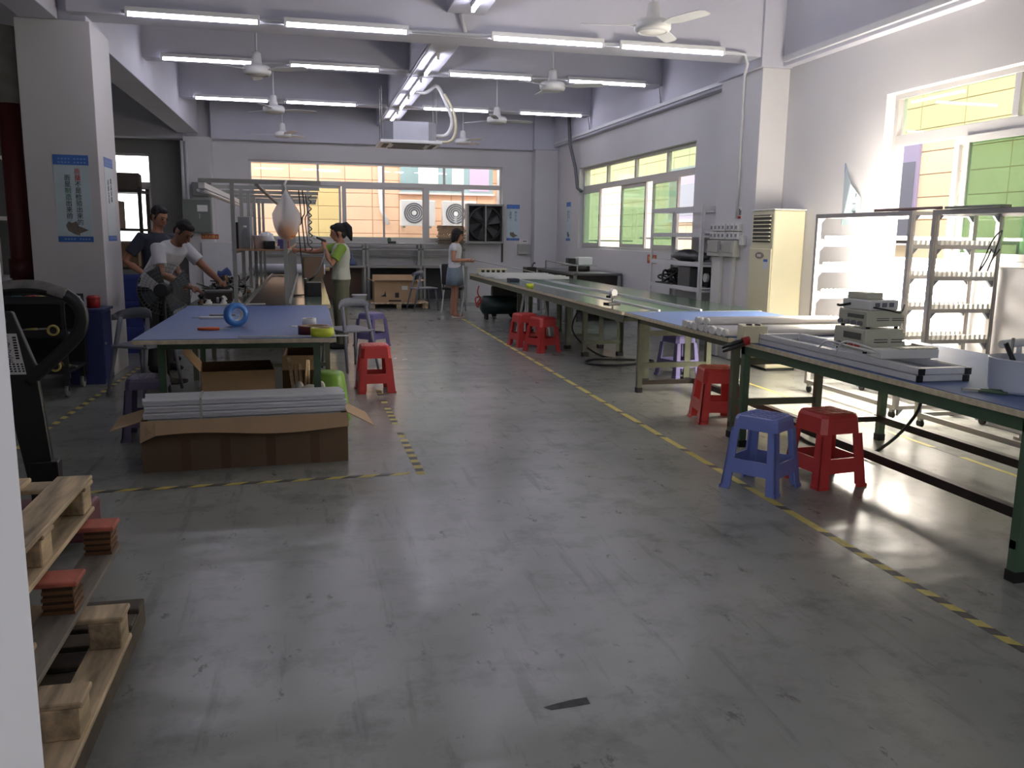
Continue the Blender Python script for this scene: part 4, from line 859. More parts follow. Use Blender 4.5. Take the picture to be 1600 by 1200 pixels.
# on the gantry shelf
SZ = 1.335
t = thing('instrument_case', 'grey instrument case standing on the bench shelf', 'instrument', (-.64, 9.55, SZ)); MB().box(-.07, .07, -.15, .15, 0, .33).build('casing', mat('case_grey', (150, 154, 156), .4), t, bevel=.008); MB().box(.045, .06, -.152, -.15, .0, .33).build('edge_trim', ALU, t); MB().box(-.1, -.07, -.14, .14, 0, .27).build('side_grille', DARKS, t)
t = thing('water_bottle', 'clear plastic water bottle on the bench shelf', 'bottle', (-.635, 9.3, SZ)); MB().lathe([(0, .0), (.034, 0), (.037, .02), (.037, .1), (.034, .11), (.037, .12), (.037, .15), (.018, .195), (.014, .2), (.014, .215)], n=18).build('body', glass('bottle_plastic', (.9, .93, .95)), t); MB().cyl((0, 0, .212), (0, 0, .235), .017).build('cap', WHITEP, t)
t = thing('white_bucket', 'white plastic bucket on the bench shelf', 'bucket', (-.50, 9.35, SZ)); MB().lathe([(0, 0), (.055, 0), (.068, .13), (.075, .132), (.075, .14), (.063, .14), (.052, .01), (0, .008)], n=24).build('body', WHITEP, t); MB().tube([(.07 * math.cos(a * .3), -.01 + .0 * a, .13 - .05 * math.sin(a * .3)) for a in range(11)], .003).build('handle', WHITEP, t)
tag(MB().ball((0, 0, .09), (.09, .08, .09), 14, 8, f=lambda v: (v.x * (1 + .15 * math.sin(11 * v.z)), v.y * (1 + .1 * math.sin(8 * v.x)), v.z)).build('plastic_sack', mat('milky_plastic', (200, 202, 206), .25, bump=.4), loc=(-.45, 9.85, SZ)), 'crumpled translucent plastic sack behind the white bucket', 'sack')
tag(MB().box(-.055, .055, -.05, .05, 0, .085).build('black_box', BLACKP, bevel=.006, loc=(-.395, 9.28, SZ)), 'small black box beside the white bucket on the shelf', 'box')
tag(MB().box(-.02, .02, -.02, .02, 0, .035).build('white_adapter', WHITEP, bevel=.004, loc=(-.315, 9.24, SZ)), 'small white cube beside the black box on the shelf', 'adapter')
tag(MB().box(-.04, .04, -.07, .07, 0, .05).box(-.035, .035, -.06, .06, .05, .1).build('purple_carton', mat('indigo_print', (70, 66, 130), .5), bevel=.004, loc=(-.29, 9.65, SZ)), 'small indigo package on the shelf behind the white cube', 'package')
tag(MB().box(-.04, .04, -.03, .03, 0, .1).build('red_box', RED, bevel=.005, loc=(-.262, 10.1, SZ)), 'small red box on the shelf edge near the woman\'s hand', 'box')
# hanging bag
bagm = glass('bag_film', (.92, .92, .92), haze=.75)
t = thing('plastic_bag', 'white plastic bag with orange contents hanging from the gantry', 'bag', (-.215, 9.105, 1.42))
def bagf(v):
    k = 1.0 if v.z < .0 else max(.1, (1 - v.z) ** .95); return (v.x * k, v.y * k, v.z)
MB().ball((0, 0, .27), (.14, .07, .27), 20, 14, f=bagf).build('film', bagm, t); MB().tube([(0, 0, .52), (-.01, 0, .56), (.01, .01, .605)], .012).build('handle', WHITEP, t)
MB().ball((-.01, 0, .12), (.085, .045, .085), 12, 8).ball((.03, .0, .07), (.06, .04, .05), 10, 6).build('contents', mat('orange_snack', (216, 150, 92), .8, var=.25, scale=30), t)
for i, (x, y, z0, z1) in enumerate(((-.10, 10.26, 1.1, 1.985), (-.06, 10.28, 1.3, 1.985), (-.03, 11.46, 1.35, 1.985))):
    tag(MB().tube(curve_pts([(x, y, z1), (x + .02, y, (z0 + z1) / 2 + .1), (x - .01, y, (z0 + z1) / 2), (x + .02, y + .01, z0)]), .008, 6).build('hanging_cable', CABLE), 'black cable hanging from the gantry, %s from the camera' % ORD[i], 'cable', 'cables hanging from the gantry')
tag(MB().tube([(.02 + .02 * math.cos(a * .9), 11.5 + .02 * math.sin(a * .9), 1.98 - a * .012) for a in range(60)], .008, 5).build('coiled_air_hose', mat('dusty_hose', (96, 96, 92), .5)), 'coiled grey air hose hanging behind the black cables', 'hose')
# on the bench
t = thing('glue_station', 'black soldering station on the near right strip of the assembly bench', 'soldering station', (.03, 10.35, .78)); MB().box(-.07, .1, -.09, .09, 0, .16).build('casing', BLACKP, t, bevel=.008); MB().box(-.1, -.07, -.06, .06, 0, .2).build('holder', BLACKP, t); MB().cyl((-.085, -.04, .15), (-.075, -.04, .21), .008).build('nozzle', STEELW, t)
MB().tube(curve_pts([(-.04, 0, .18), (.03, 0, .24), (.12, .3, .38), (.16, .8, .52)]), .013).build('hose', CABLE, t); MB().tube(curve_pts([(-.09, -.05, .02), (-.2, -.1, .008), (-.22, .05, .008), (-.12, .04, .008)]), .007).build('lead', CABLE, t)
random.seed(11)
GUN = [mat('scrap_white', (200, 200, 196), .5), BLACKP, mat('scrap_grey', (110, 110, 108), .5), CABLE, mat('scrap_brown', (130, 100, 80), .6)]
hp = MB()
for k in range(120):
    x, y = random.gauss(-.93, .1), random.uniform(9.2, 11.0); x = max(-1.15, min(-.7, x)); z = .80 + max(0, .26 - abs(x + .93) * .9 - abs(y - 10.3) * .16) * random.random(); s = random.uniform(.02, .05)
    hp.obox((x, y, z), (s * random.uniform(1, 3), s, s * .8), (random.random() * 3, random.random() * 3, random.random() * 3), random.randrange(5))
for k in range(26):
    c = [(max(-1.15, min(-.7, random.gauss(-.93, .11))), random.uniform(9.3, 11), .80 + random.uniform(0, .2)) for _ in range(4)]; hp.tube(curve_pts(c, 5), .008, 5, random.choice((1, 2, 3)))
o = tag(hp.build('tangled_parts', GUN), 'heap of tangled parts and leads on the left strip of the assembly bench', 'parts heap'); o['kind'] = 'stuff'
tag(MB().ball((0, 0, .13), (.11, .1, .14), 14, 10, f=lambda v: (v.x * (1 + .2 * math.sin(7 * v.z + 2)), v.y, v.z * (1 + .2 * math.sin(6 * v.x)))).build('blue_cloth', mat('blue_cloth', (64, 86, 140), .85, var=.2), loc=(-1.04, 11.35, .78)), 'crumpled blue cloth on the bench behind the white-shirted man\'s hand', 'cloth')
t = thing('grey_case', 'grey instrument box on the bench in front of the white-shirted man', 'instrument', (-.93, 9.42, .78), .1); MB().box(-.14, .14, -.1, .1, 0, .13).build('casing', mat('case_dull', (96, 98, 98), .5), t, bevel=.006); MB().box(-.13, .13, -.104, -.1, .02, .11).build('front', DARKS, t)
for i, (x, y) in enumerate(((-1.0, 9.14), (-.86, 9.16), (-.75, 9.2))):
    t = thing('small_lamp_part', 'small white lamp part on the front edge of the assembly bench, %s from the left' % ORD[i], 'lamp part', (x, y, .78), i * .7, 'lamp parts on the bench edge'); MB().lathe([(0, 0), (.03, 0), (.035, .02), (.02, .035), (.018, .05), (0, .05)], n=14).build('body', WHITEP, t); MB().cyl((.03, 0, .015), (.055, 0, .015), .008).build('plug', BLACKP, t)
tag(MB().box(-.3, .3, -.012, .012, 0, .012).build('white_strip', WHITEP, rot=(0, 0, .02), loc=(-.75, 9.1, .78)), 'white strip lying along the front edge of the assembly bench', 'strip')
t = thing('foil_roll', 'long white foil roll across the far end of the assembly bench', 'roll', (-.35, 15.95, .87)); MB().cyl((-.62, 0, 0), (.62, 0, 0), .088, n=20).build('roll', mat('foil_white', (210, 212, 220), .3), t); MB().cyl((-.7, 0, 0), (.7, 0, 0), .03).build('core', CARD, t)
carton('brown carton on the far end of the assembly bench', (.05, 14.9, .78), (.16, .2, .33), .1)

# ------------------------------------------------------------------ left pillar posters, pipe, carts
def poster(t, w, h, cols, cut=1.0, mark=True):
    """flat printed sheet in local x-z, facing -y"""
    MB().box(-w / 2, w / 2, -.002, 0, 0, h).build('sheet', PAPER, t)
    MB().box(-w / 2, w / 2, -.003, -.002, h * .885, h).build('header_band', PBLUE, t); MB().box(-w / 2, w / 2, -.003, -.002, 0, h * .065).build('footer_band', PBLUE, t)
    g = MB()
    for r in range(2):
        for i in range(8): g.box(-w * .36 + i * w * .095 + (.02 if i > 3 else 0), -w * .36 + i * w * .095 + w * .05 + (.02 if i > 3 else 0), -.0035, -.003, h * (.955 - r * .04) - h * .008, h * (.955 - r * .04) + h * .007)
    for i in range(8): g.box(-w * .32 + i * w * .085 + (w * .08 if i > 3 else 0), -w * .32 + i * w * .085 + w * .055 + (w * .08 if i > 3 else 0), -.0035, -.003, h * .025, h * .042)
    g.build('small_print', mat('faint_print', (132, 164, 204), .6), t)
    for x, z, ch in cols:
        for i, (c, m) in enumerate(ch): text(c, h * .072, m, t, (x * w, -.003, h * (z - i * .073)), (PI / 2, 0, 0))
    if mark:
        o = MB(); o.prism([(-.2 * w, .13 * h), (-.02 * w, .09 * h), (.12 * w, .075 * h), (.12 * w, .1 * h), (.38 * w, .14 * h), (.1 * w, .185 * h), (.04 * w, .24 * h), (-.08 * w, .22 * h), (-.18 * w, .24 * h), (-.26 * w, .19 * h)], -.0035, -.002, 'y'); o.build('tool_picture', mat('print_steel', (110, 104, 96), .5, var=.3, scale=30), t)
K = lambda s, m=INK: [(c, m) for c in s]
t = thing('poster', 'blue and white quality poster on the front of the left pillar', 'poster', (-2.275, 9.5, 1.385), 0)
poster(t, .325, .85, ((.16, .81, [('质', INKR), ('量', INKR)] + K('不是检验出来的')), (-.13, .735, K('而是') + [('制', INKG), ('造', INKG)] + K('出来的'))))
t = thing('poster', 'glossy poster on the aisle side of the left pillar', 'poster', (-2.02, 9.92, 1.395), PI / 2); poster(t, .40, .85, ((.16, .72, K('精益求精')), (-.16, .7, K('追求完美'))), mark=False)
t = thing('poster', 'blue and white poster on the far wall above the switch box', 'poster', (4.525, 19.3, 1.405), 0); poster(t, .30, .80, ((.2, .78, K('精心工作')), (-.2, .78, K('品质第一'))))
t = thing('poster', 'narrow-looking poster on the right wall in the far corner', 'poster', (5.48, 18.12, 1.42), -PI / 2); poster(t, .32, .82, ((.16, .75, K('安全第一')), (-.16, .75, K('预防为主'))))
t = thing('poster', 'peeling white poster on the right wall above the test rack', 'poster', (5.48, 8.02, 1.66), -PI / 2)
P = [(-.16, 0, 0), (.15, -.01, 0), (.16, -.02, .28), (.02, -.05, .42), (-.14, -.01, .62), (-.17, -.0, .64)]; MB().add(P + [(x, y - .003, z) for x, y, z in P], [(0, 1, 2, 3, 4, 5), (11, 10, 9, 8, 7, 6)] + [(i, (i + 1) % 6, 6 + (i + 1) % 6, 6 + i) for i in range(6)]).build('sheet', PAPER, t)
MB().add([(-.17, -.004, .64), (-.165, -.006, .52), (-.14, -.012, .62), (-.15, -.01, .635)], [(0, 1, 2, 3)]).build('curled_corner', PBLUE, t)
for i, c in enumerate('好每一'): text(c, .07, INK, t, (-.09, -.012, .36 - i * .1), (PI / 2, 0, 0))
for i, c in enumerate('每一道'): text(c, .07, INK, t, (.08, -.032, .31 - i * .1), (PI / 2, 0, 0))
rp = thing('drain_pipe', 'thick dark red pipe with wrapped top left of the left pillar', 'pipe', (-2.93, 10.0, 0)); MB().cyl((0, 0, 0), (0, 0, 2.95), .105, n=24).build('pipe', mat('dark_red_pipe', (96, 34, 36), .5, var=.1), rp)
MB().lathe([(.1, 2.75), (.13, 2.8), (.12, 2.95), (.145, 3.0), (.12, 3.1), (.14, 3.2), (.125, 3.4), (.12, 3.5)], n=20).build('wrapping', mat('grey_wrapping', (150, 146, 136), .9, var=.2, bump=.4), rp); MB().lathe([(.105, 1.0), (.125, 1.0), (.125, 1.2), (.105, 1.2)], n=20).build('coupling', mat('dark_red_pipe2', (84, 30, 32), .5), rp)
bc = thing('blue_cabinet', 'dark blue steel cabinet at the foot of the left pillar', 'cabinet', (-2.17, 9.28, 0)); NAVY = mat('navy_enamel', (44, 54, 104), .45)
MB().box(-.14, .17, -.2, .2, 0, .72).build('body', NAVY, bc); MB().box(-.15, .2, -.22, .21, .72, .745).build('top', NAVY, bc, bevel=.004); MB().box(.17, .175, -.19, .19, .05, .7).build('door', mat('navy_door', (40, 50, 100), .5), bc); MB().cyl((.175, -.14, .4), (.19, -.14, .4), .012).build('handle', GREYS, bc)
t = thing('red_pot', 'red lidded pot on top of the dark blue cabinet', 'pot', (-2.1, 9.25, .745)); MB().lathe([(0, 0), (.06, 0), (.062, .1), (.05, .12), (0, .125)], n=18).build('body', RED, t); MB().lathe([(.062, .09), (.066, .09), (.066, .1), (.062, .1)], n=18).build('lid_rim', RED, t)
tc = thing('tool_cart', 'dark wheeled tool cart heaped with tools before the left pillar', 'cart', (-2.42, 8.7, 0)); DKC = mat('cart_black', (34, 36, 38), .5)
for z in (.22, .55, .85): MB().box(-.42, .28, -.34, .34, z, z + .02).box(-.42, .28, -.34, -.33, z + .02, z + .07).build('tray', DKC, tc)
for x in (-.4, .26):
    for y in (-.32, .32): MB().box(x - .015, x + .015, y - .015, y + .015, .12, .87).build('post', DKC, tc)
for x in (-.38, .24):
    for y in (-.28, .28): MB().cyl((x - .015, y, .055), (x + .015, y, .055), .055, n=14).build('wheel', GREYS, tc); 
for x in (-.38, .24):
    for y in (-.28, .28): MB().box(x - .02, x + .02, y - .02, y + .02, .055, .22).build('caster', DKC, tc)
MB().box(-.42, .28, .34, .35, .2, .9).box(-.43, -.42, -.3, .34, .2, .9).build('back_panel', DKC, tc)  # dark panels added to make the open cart look dark inside
random.seed(5)
TC = [RED, YEL, mat('orange_plastic', (214, 96, 52), .4), WHITEP, GREYS, BLACKP, mat('teal_plastic', (60, 110, 120), .5)]
for z, lab in ((.87, 'top tray'), (.57, 'middle tray'), (.24, 'bottom tray')):
    for k in range(6):
        x, y = -2.42 - .3 + k * .1, 8.7 + random.uniform(-.2, .15); m = random.choice(TC)
        t = thing('hand_tool', 'hand tool lying on the %s of the dark tool cart, %s from the left' % (lab, ORD[k]), 'tool', (x, y, z + .001), random.uniform(-1.2, 1.2), 'tools on the tool cart'); MB().cyl((-.06, 0, .015), (.03, 0, .015), .014, n=8).build('handle', m, t); MB().box(.03, .11, -.008, .008, .008, .022).build('shaft', GREYS, t)
for z, y in ((.62, 8.35), (.3, 8.33)): tape_roll('yellow tape roll hanging on the %s of the dark tool cart' % ('middle tray' if z > .5 else 'bottom tray'), (-2.24, y, z), .05, .032, .025, YEL, CARD, rot=(PI / 2, 0, 0))

# pallet truck handle
pj = thing('pallet_truck', 'black pallet truck handle with looped grip standing at the left', 'pallet truck', (-1.25, 4.35, 0)); PTM = mat('truck_black', (26, 27, 28), .45)
MB().add([(-.055, -.02, .2), (.055, -.02, .2), (.055, .03, .2), (-.055, .03, .2), (-.155, -.02, .88), (-.0, -.02, .88), (-.0, .02, .88), (-.155, .02, .88)], [(0, 3, 2, 1), (4, 5, 6, 7), (0, 1, 5, 4), (1, 2, 6, 5), (2, 3, 7, 6), (3, 0, 4, 7)]).add([(-.155, -.02, .88), (-.0, -.02, .88), (-.0, .02, .88), (-.155, .02, .88), (-.19, -.02, 1.13), (-.08, -.02, 1.13), (-.08, .02, 1.13), (-.19, .02, 1.13)], [(0, 3, 2, 1), (4, 5, 6, 7), (0, 1, 5, 4), (1, 2, 6, 5), (2, 3, 7, 6), (3, 0, 4, 7)]).build('handle_bar', PTM, pj, bevel=.008)
MB().box(-.062, .066, -.03, .04, .2, .42).build('handle_sleeve', PTM, pj, bevel=.006)
MB().tube(curve_pts([(-.04, 0, .8), (.1, 0, .93), (.19, 0, 1.03), (.205, 0, 1.13), (.15, 0, 1.2), (.02, 0, 1.235), (-.14, 0, 1.225), (-.25, 0, 1.18), (-.28, 0, 1.1), (-.26, 0, 1.0), (-.14, 0, .84)]), .03, 10).build('loop_grip', PTM, pj)
MB().tube(curve_pts([(.15, -.0, 1.206), (.02, -.0, 1.243), (-.14, -.0, 1.233), (-.2, -.0, 1.212)]), .0315, 10).build('grip_sleeve', mat('worn_grey_rubber', (118, 116, 112), .6, var=.3, scale=20), pj)
MAR = mat('maroon_enamel', (112, 64, 72), .45)
MB().box(-.16, .2, -.16, .14, .05, .2).build('pump_housing', MAR, pj, bevel=.02); MB().cyl((-.05, .05, .05), (.05, .05, .05), .05, n=16).build('wheel', BLACKR, pj)
st = MB().prism([(-.123, .84), (-.04, .84), (-.068, 1.03), (-.152, 1.03)], -.0225, -.0205, 'y').build('sticker', WHITEP, pj)
for i, c in enumerate('奥津叉车'): text(c, .038, INK, st, (-.112 + .0 - (.06 - i * .035) * .15, -.023, 1.008 - i * .034), (PI / 2, .12, 0))
g = MB()
for i in range(9): g.box(-.083 + .001 * i - .004, -.083 + .001 * i + .012, -.023, -.0224, 1.008 - i * .012, 1.016 - i * .012)
for r in range(4):
    for i in range(4): g.box(-.112 + i * .017 + r * .002, -.102 + i * .017 + r * .002, -.023, -.0224, .885 - r * .011, .892 - r * .011)
g.build('small_print', INK, st)
ring = MB().lathe([(.03, -.003), (.036, -.003), (.036, 0), (.03, 0)], (-.14, -.021, 1.09), 20, axis='y').build('emblem', mat('worn_gold', (120, 112, 96), .5), pj)

# ------------------------------------------------------------------ pallets stacked at the near left
def ply_block(t, x, y):
    mb = MB()
    for i in range(8): q = .004 * (i % 2) + random.uniform(0, .002); mb.box(x - .05 + q, x + .05 - q, y - .06 + q, y + .06 - q, .018 + i * .0115, .018 + i * .0115 + (.0115 if i % 2 else .0115), i % 2)
    mb.build('block', [PLYE, mat('ply_dark_layer', (84, 62, 44), .85)], t)
def pallet(lab, xr, yf, z0, kind, m, mb_=None):
    """xr right edge, yf far edge"""
    t = thing('wooden_pallet', lab, 'pallet', (xr, yf, z0), 0, 'pallets stacked at the left'); Wd, Ln = 1.0, 1.2
    if kind == 'slats':
        for x in (-.02, -.5, -.98): pc('stringer', t, x - .02, x + .02, -Ln - .3, 0, 0, .085, m)
        for i in range(11): pc('slat', t, -Wd, 0, -.10 - i * .14, -.0 - i * .14, .085, .105, m)
        return t
    for x in (-.06, -.5, -.94):
        pc('bottom_board', t, x - .06, x + .06, -Ln, 0, 0, .018, mb_ or m)
        for j, y in enumerate((-.06, -.6, -1.14)): ply_block(t, x, y) if kind == 'ply' else pc('block', t, x - .05, x + .05, y - .06, y + .06, .018, .11, m)
    for j, y in enumerate((-.06, -.6, -1.14)): pc('cross_board', t, -Wd, 0, y - .06, y + .06, .11, .128, REDPAINT if (kind == 'ply' and j < 2) else m)
    for x in (-.06, -.28, -.5, -.72, -.94):
        if kind == 'block' or x < -.2: pc('deck_board', t, x - .07 if x > -.9 else x - .06, x + .06, -Ln, 0, .128, .146, m)
    return t
pallet('old dark slatted pallet flat on the floor at the bottom of the stack', -.655, 3.36, 0, 'slats', PALD)
pallet('wooden pallet lying on the old slatted one, second in the stack', -.635, 3.02, .106, 'open', PALW)
pallet('wooden pallet with layered ply blocks, third in the stack', -.76, 3.53, .253, 'ply', PALW, PALG)
pallet('topmost wooden pallet of the stack with broad deck boards', -.86, 3.58, .40, 'block', PALW)


# ------------------------------------------------------------------ chairs, pedestal fan
def make_chair():
    t = thing('plastic_chair', '', 'chair')
    P = []; n = 9
    for i in range(n):
        a = -1.15 + 2.3 * i / (n - 1); x, y = .24 * math.sin(a), .22 - .20 * math.cos(a) * 1.0; zt = .80 - .07 * (abs(a) / 1.15) ** 2; zb = .70 - .02 * (abs(a) / 1.15)
        P += [(x, -y + .0, zb), (x, -y, zt), (x * .92, -y + .022, zt), (x * .92, -y + .022, zb)]
    fs = [(4 * i + a, 4 * i + (a + 1) % 4, 4 * i + 4 + (a + 1) % 4, 4 * i + 4 + a) for i in range(n - 1) for a in range(4)] + [(0, 1, 2, 3), tuple(4 * (n - 1) + k for k in range(4))]
    MB().add(P, fs, 0, True).build('backrest', GREYP, t)
    MB().add([(-.2, -.2, .43), (.2, -.2, .43), (.23, .24, .44), (-.23, .24, .44), (-.2, -.2, .455), (.2, -.2, .455), (.23, .24, .465), (-.23, .24, .465)], [(0, 3, 2, 1), (4, 5, 6, 7), (0, 1, 5, 4), (1, 2, 6, 5), (2, 3, 7, 6), (3, 0, 4, 7)]).build('seat', GREYP, t, bevel=.01)
    for s in (-1, 1):
        MB().tube([(s * .19, .2, .44), (s * .22, .25, 0)], [.02, .014], 8).build('leg', GREYP, t); MB().tube([(s * .15, -.1, .71), (s * .165, -.17, .44), (s * .2, -.27, 0)], [.022, .022, .014], 8).build('leg', GREYP, t)
    return t
ch = make_chair(); ch.location = (-1.55, 8.62, 0); ch.rotation_euler = (0, 0, -.5); ch['label'] = 'grey plastic chair by the left corner of the left blue table'; ch['group'] = 'grey plastic chairs'
dup(ch, (.42, 9.75, 0), .5, 'grey plastic chair in front of the woman in olive trousers', 'grey plastic chairs')
dup(ch, (2.2, 17.3, 0), -1.3, 'grey plastic chair beside the carton on the far pallet', 'grey plastic chairs')
t = thing('pedestal_fan', 'grey pedestal fan seen from behind beside the men', 'fan', (-1.42, 9.12, 0)); MB().lathe([(0, 0), (.19, 0), (.19, .02), (.04, .05), (.025, .07)], n=24).build('base', DARKS, t); MB().cyl((0, 0, .06), (0, 0, .86), .016).build('pole', DARKS, t)
MB().cyl((0, -.16, .93), (0, .02, .93), .07, n=16).box(-.03, .03, -.1, -.04, .83, .9).build('motor', BLACKP, t, bevel=.01); cg = MB(); WIRE = mat('guard_wire', (104, 106, 104), .5)
for r in (.06, .1, .14, .18, .22, .26): cg.tube([(r * math.cos(a * PI / 16), .02 + (.26 - r) * -.2 + .05, .93 + r * math.sin(a * PI / 16)) for a in range(33)], .0022, 4)
for k in range(48): a = 2 * PI * k / 48; cg.tube([(.05 * math.cos(a), .028, .93 + .05 * math.sin(a)), (.26 * math.cos(a), .07, .93 + .26 * math.sin(a)), (.24 * math.cos(a), .12, .93 + .24 * math.sin(a))], .0014, 4)
o = cg.build('guard', WIRE, t); o['kind'] = 'stuff'
for k in range(4):
    a = k * PI / 2 + .4; ca, sa = math.cos(a), math.sin(a); P = [(ca * r - sa * w, .09 + q, .93 + sa * r + ca * w) for r, w, q in ((.04, -.02, 0), (.04, .02, .02), (.22, .1, .03), (.23, -.05, -.01))]
    MB().add(P + [(x, y + .003, z) for x, y, z in P], [(0, 1, 2, 3), (7, 6, 5, 4), (0, 4, 5, 1), (1, 5, 6, 2), (2, 6, 7, 3), (3, 7, 4, 0)]).build('blade', mat('fan_blade', (84, 90, 92), .4), t)

# ------------------------------------------------------------------ left far corner: cabinet, pipes, blue crates, store clutter
t = thing('switch_cabinet', 'grey-green electrical cabinet on the left far pillar', 'cabinet', (-2.18, 18.85, 1.49)); MB().box(-.28, .26, -.2, 0, 0, .66).build('body', mat('cabinet_green_grey', (112, 118, 112), .5), t, bevel=.008); MB().box(-.27, .25, -.212, -.2, .01, .65).build('door', mat('cabinet_door', (106, 112, 106), .5), t, bevel=.004); MB().box(.0, .2, -.216, -.212, .42, .55).build('notice', WHITEP, t); MB().box(.03, .05, -.225, -.212, .28, .38).build('handle', GREYS, t)
t = thing('meter_box', 'grey box above the electrical cabinet on the left far pillar', 'box', (-2.07, 18.85, 2.22)); MB().box(-.2, .17, -.16, 0, 0, .27).build('casing', mat('box_grey', (120, 122, 120), .5), t, bevel=.008); MB().box(-.18, .15, -.166, -.16, .02, .25).build('lid', mat('box_lid', (112, 114, 112), .5), t)
t = thing('extinguisher_sign', 'brown-red sign with gold writing below the electrical cabinet', 'sign', (-1.98, 18.85, 1.36)); MB().box(-.17, .17, -.008, 0, 0, .1).build('plate', mat('sign_brown_red', (150, 64, 44), .5), t); text('↓灭火器↓', .07, mat('sign_gold', (226, 190, 120), .5), t, (0, -.009, .05), (PI / 2, 0, 0))
for i, (x, z0) in enumerate(((-2.44, 2.05), (-2.36, 1.45))): pipe('conduit', [(x, 18.8, 3.3), (x, 18.8, z0)], .03, 'white upright pipe on the left far pillar, %s from the left' % ORD[i])
t = thing('wall_cabinet', 'white steel cabinet on the far wall behind the white-shirted man', 'cabinet', (-1.82, 19.0, 0)); MB().box(-.32, .32, -.25, .25, 0, 1.3).build('body', STEELW, t, bevel=.006); MB().box(-.31, -.005, -.262, -.25, .02, 1.28).build('door', STEELW, t); MB().box(.005, .31, -.262, -.25, .02, 1.28).build('door', STEELW, t)
for i in range(3):
    t = thing('blue_crate', 'blue plastic crate stacked behind the left pillar, %s' % ('bottom one', 'middle one', 'top one')[i], 'crate', (-2.33, 11.6, .32 * i), 0, 'blue crates behind the left pillar'); MB().box(-.3, .3, -.2, -.19, 0, .3).box(-.3, .3, .19, .2, 0, .3).box(-.3, -.29, -.19, .19, 0, .3).box(.29, .3, -.19, .19, 0, .3).box(-.29, .29, -.19, .19, 0, .01).build('body', mat('crate_blue', (46, 60, 132), .45), t); MB().box(-.32, .32, -.22, -.2, .28, .32).box(-.32, .32, .2, .22, .28, .32).box(-.32, -.3, -.2, .2, .28, .32).box(.3, .32, -.2, .2, .28, .32).build('rim', mat('crate_blue_rim', (54, 70, 142), .45), t)
t = thing('store_rack', 'dark storage rack in the left back room before its window', 'rack', (-3.65, 17.6, 0))
for x in (-.9, .65):
    for y in (-.4, .4): MB().box(x - .03, x + .03, y - .03, y + .03, 0, 2.3).build('post', DARKS, t)
for z in (.1, .8, 1.5, 2.2): MB().box(-.92, .67, -.42, .42, z, z + .05).build('shelf', DARKS, t)
carton('brown carton on the upper shelf of the back-room rack', (-3.75, 17.6, 1.551), (.35, .3, .5), 0, open_=False); carton('wide dark carton on top of the back-room rack', (-3.55, 17.6, 2.251), (.5, .35, .3), .1, open_=False, m=mat('dark_card', (70, 62, 54), .8)); carton('brown carton on the middle shelf of the back-room rack', (-3.5, 17.6, .851), (.4, .3, .45), 0, open_=False)
t = thing('storage_shelf', 'dark cluttered shelving at the far left edge', 'shelf', (-4.05, 10.6, 0))
for x in (-.8, .8):
    for y in (-.3, .3): MB().box(x - .025, x + .025, y - .025, y + .025, 0, 2.6).build('post', GREYS, t)
for z in (.3, .95, 1.6, 2.25): MB().box(-.82, .82, -.32, .32, z, z + .04).build('shelf_board', GREYS, t)
random.seed(9)
SC = [CARD, CARDD, mat('navy_case', (38, 44, 66), .5), GREYS, WHITEP, mat('dark_card', (70, 62, 54), .8)]
for zi, z in enumerate((.341, .991, 1.641, 2.291)):
    for k in range(3): carton('box on the left-edge shelving, %s shelf from the floor, %s from the left' % (ORD[zi], ORD[k]), (-4.6 + k * .52, 10.6, z), (.2, .22, random.uniform(.2, .42)), random.uniform(-.1, .1), m=random.choice(SC), open_=False)['group'] = 'boxes on the left-edge shelving'

# ------------------------------------------------------------------ far wall furniture
for i, (x0, x1) in enumerate(((-1.0, 1.17), (1.19, 2.36), (2.38, 3.35))):
    t = thing('back_bench', 'grey steel back bench with raised shelf under the far window, %s from the left' % ORD[i], 'bench', ((x0 + x1) / 2, 18.9, 0), 0, 'benches under the far window'); h = (x1 - x0) / 2
    MB().box(-h, h, -.35, .3, .8, .84).build('benchtop', mat('bench_top_grey', (140, 140, 134), .5), t)
    MB().box(-h, h, -.02, .3, 1.28, 1.31).build('raised_shelf', mat('bench_top_grey', (140, 140, 134), .5), t); MB().box(-h, h, .26, .28, 1.02, 1.06).box(-h, h, -.02, .0, 1.17, 1.2).build('cross_rail', GREYS, t)
    for x in (-h + .03, h - .03):
        MB().box(x - .025, x + .025, -.33, -.28, 0, .8).build('leg', GREYS, t); MB().box(x - .025, x + .025, .24, .29, 0, 1.28).build('leg', GREYS, t); MB().box(x - .025, x + .025, -.02, .03, .84, 1.28).build('shelf_post', GREYS, t)
    MB().box(-h + .06, h - .06, .25, .27, .1, .78).build('back_panel', mat('brown_panel', (112, 92, 78), .7) if i == 0 else mat('charcoal_panel', (70, 72, 74), .7), t)
t = thing('glue_gun', 'blue and black hand tool standing on the left back bench', 'tool', (.88, 18.75, .84)); MB().lathe([(0, 0), (.1, 0), (.09, .06), (.02, .16), (.015, .26), (0, .26)], n=14).build('body', mat('dusk_blue', (70, 84, 120), .5), t); MB().tube(curve_pts([(-.08, 0, .03), (-.2, 0, .03), (-.3, .02, .012)]), .018).build('cord', BLACKP, t)
t = thing('tape_gun', 'small black and green tool on the raised shelf under the far window', 'tool', (1.75, 19.05, 1.31)); MB().box(-.08, .1, -.03, .03, 0, .05).build('body', BLACKP, t, bevel=.01); MB().cyl((-.05, -.03, .08), (-.05, .03, .08), .045).build('reel', GREENS, t); MB().box(.15, .3, -.02, .02, 0, .02).build('strip', WHITEP, t)
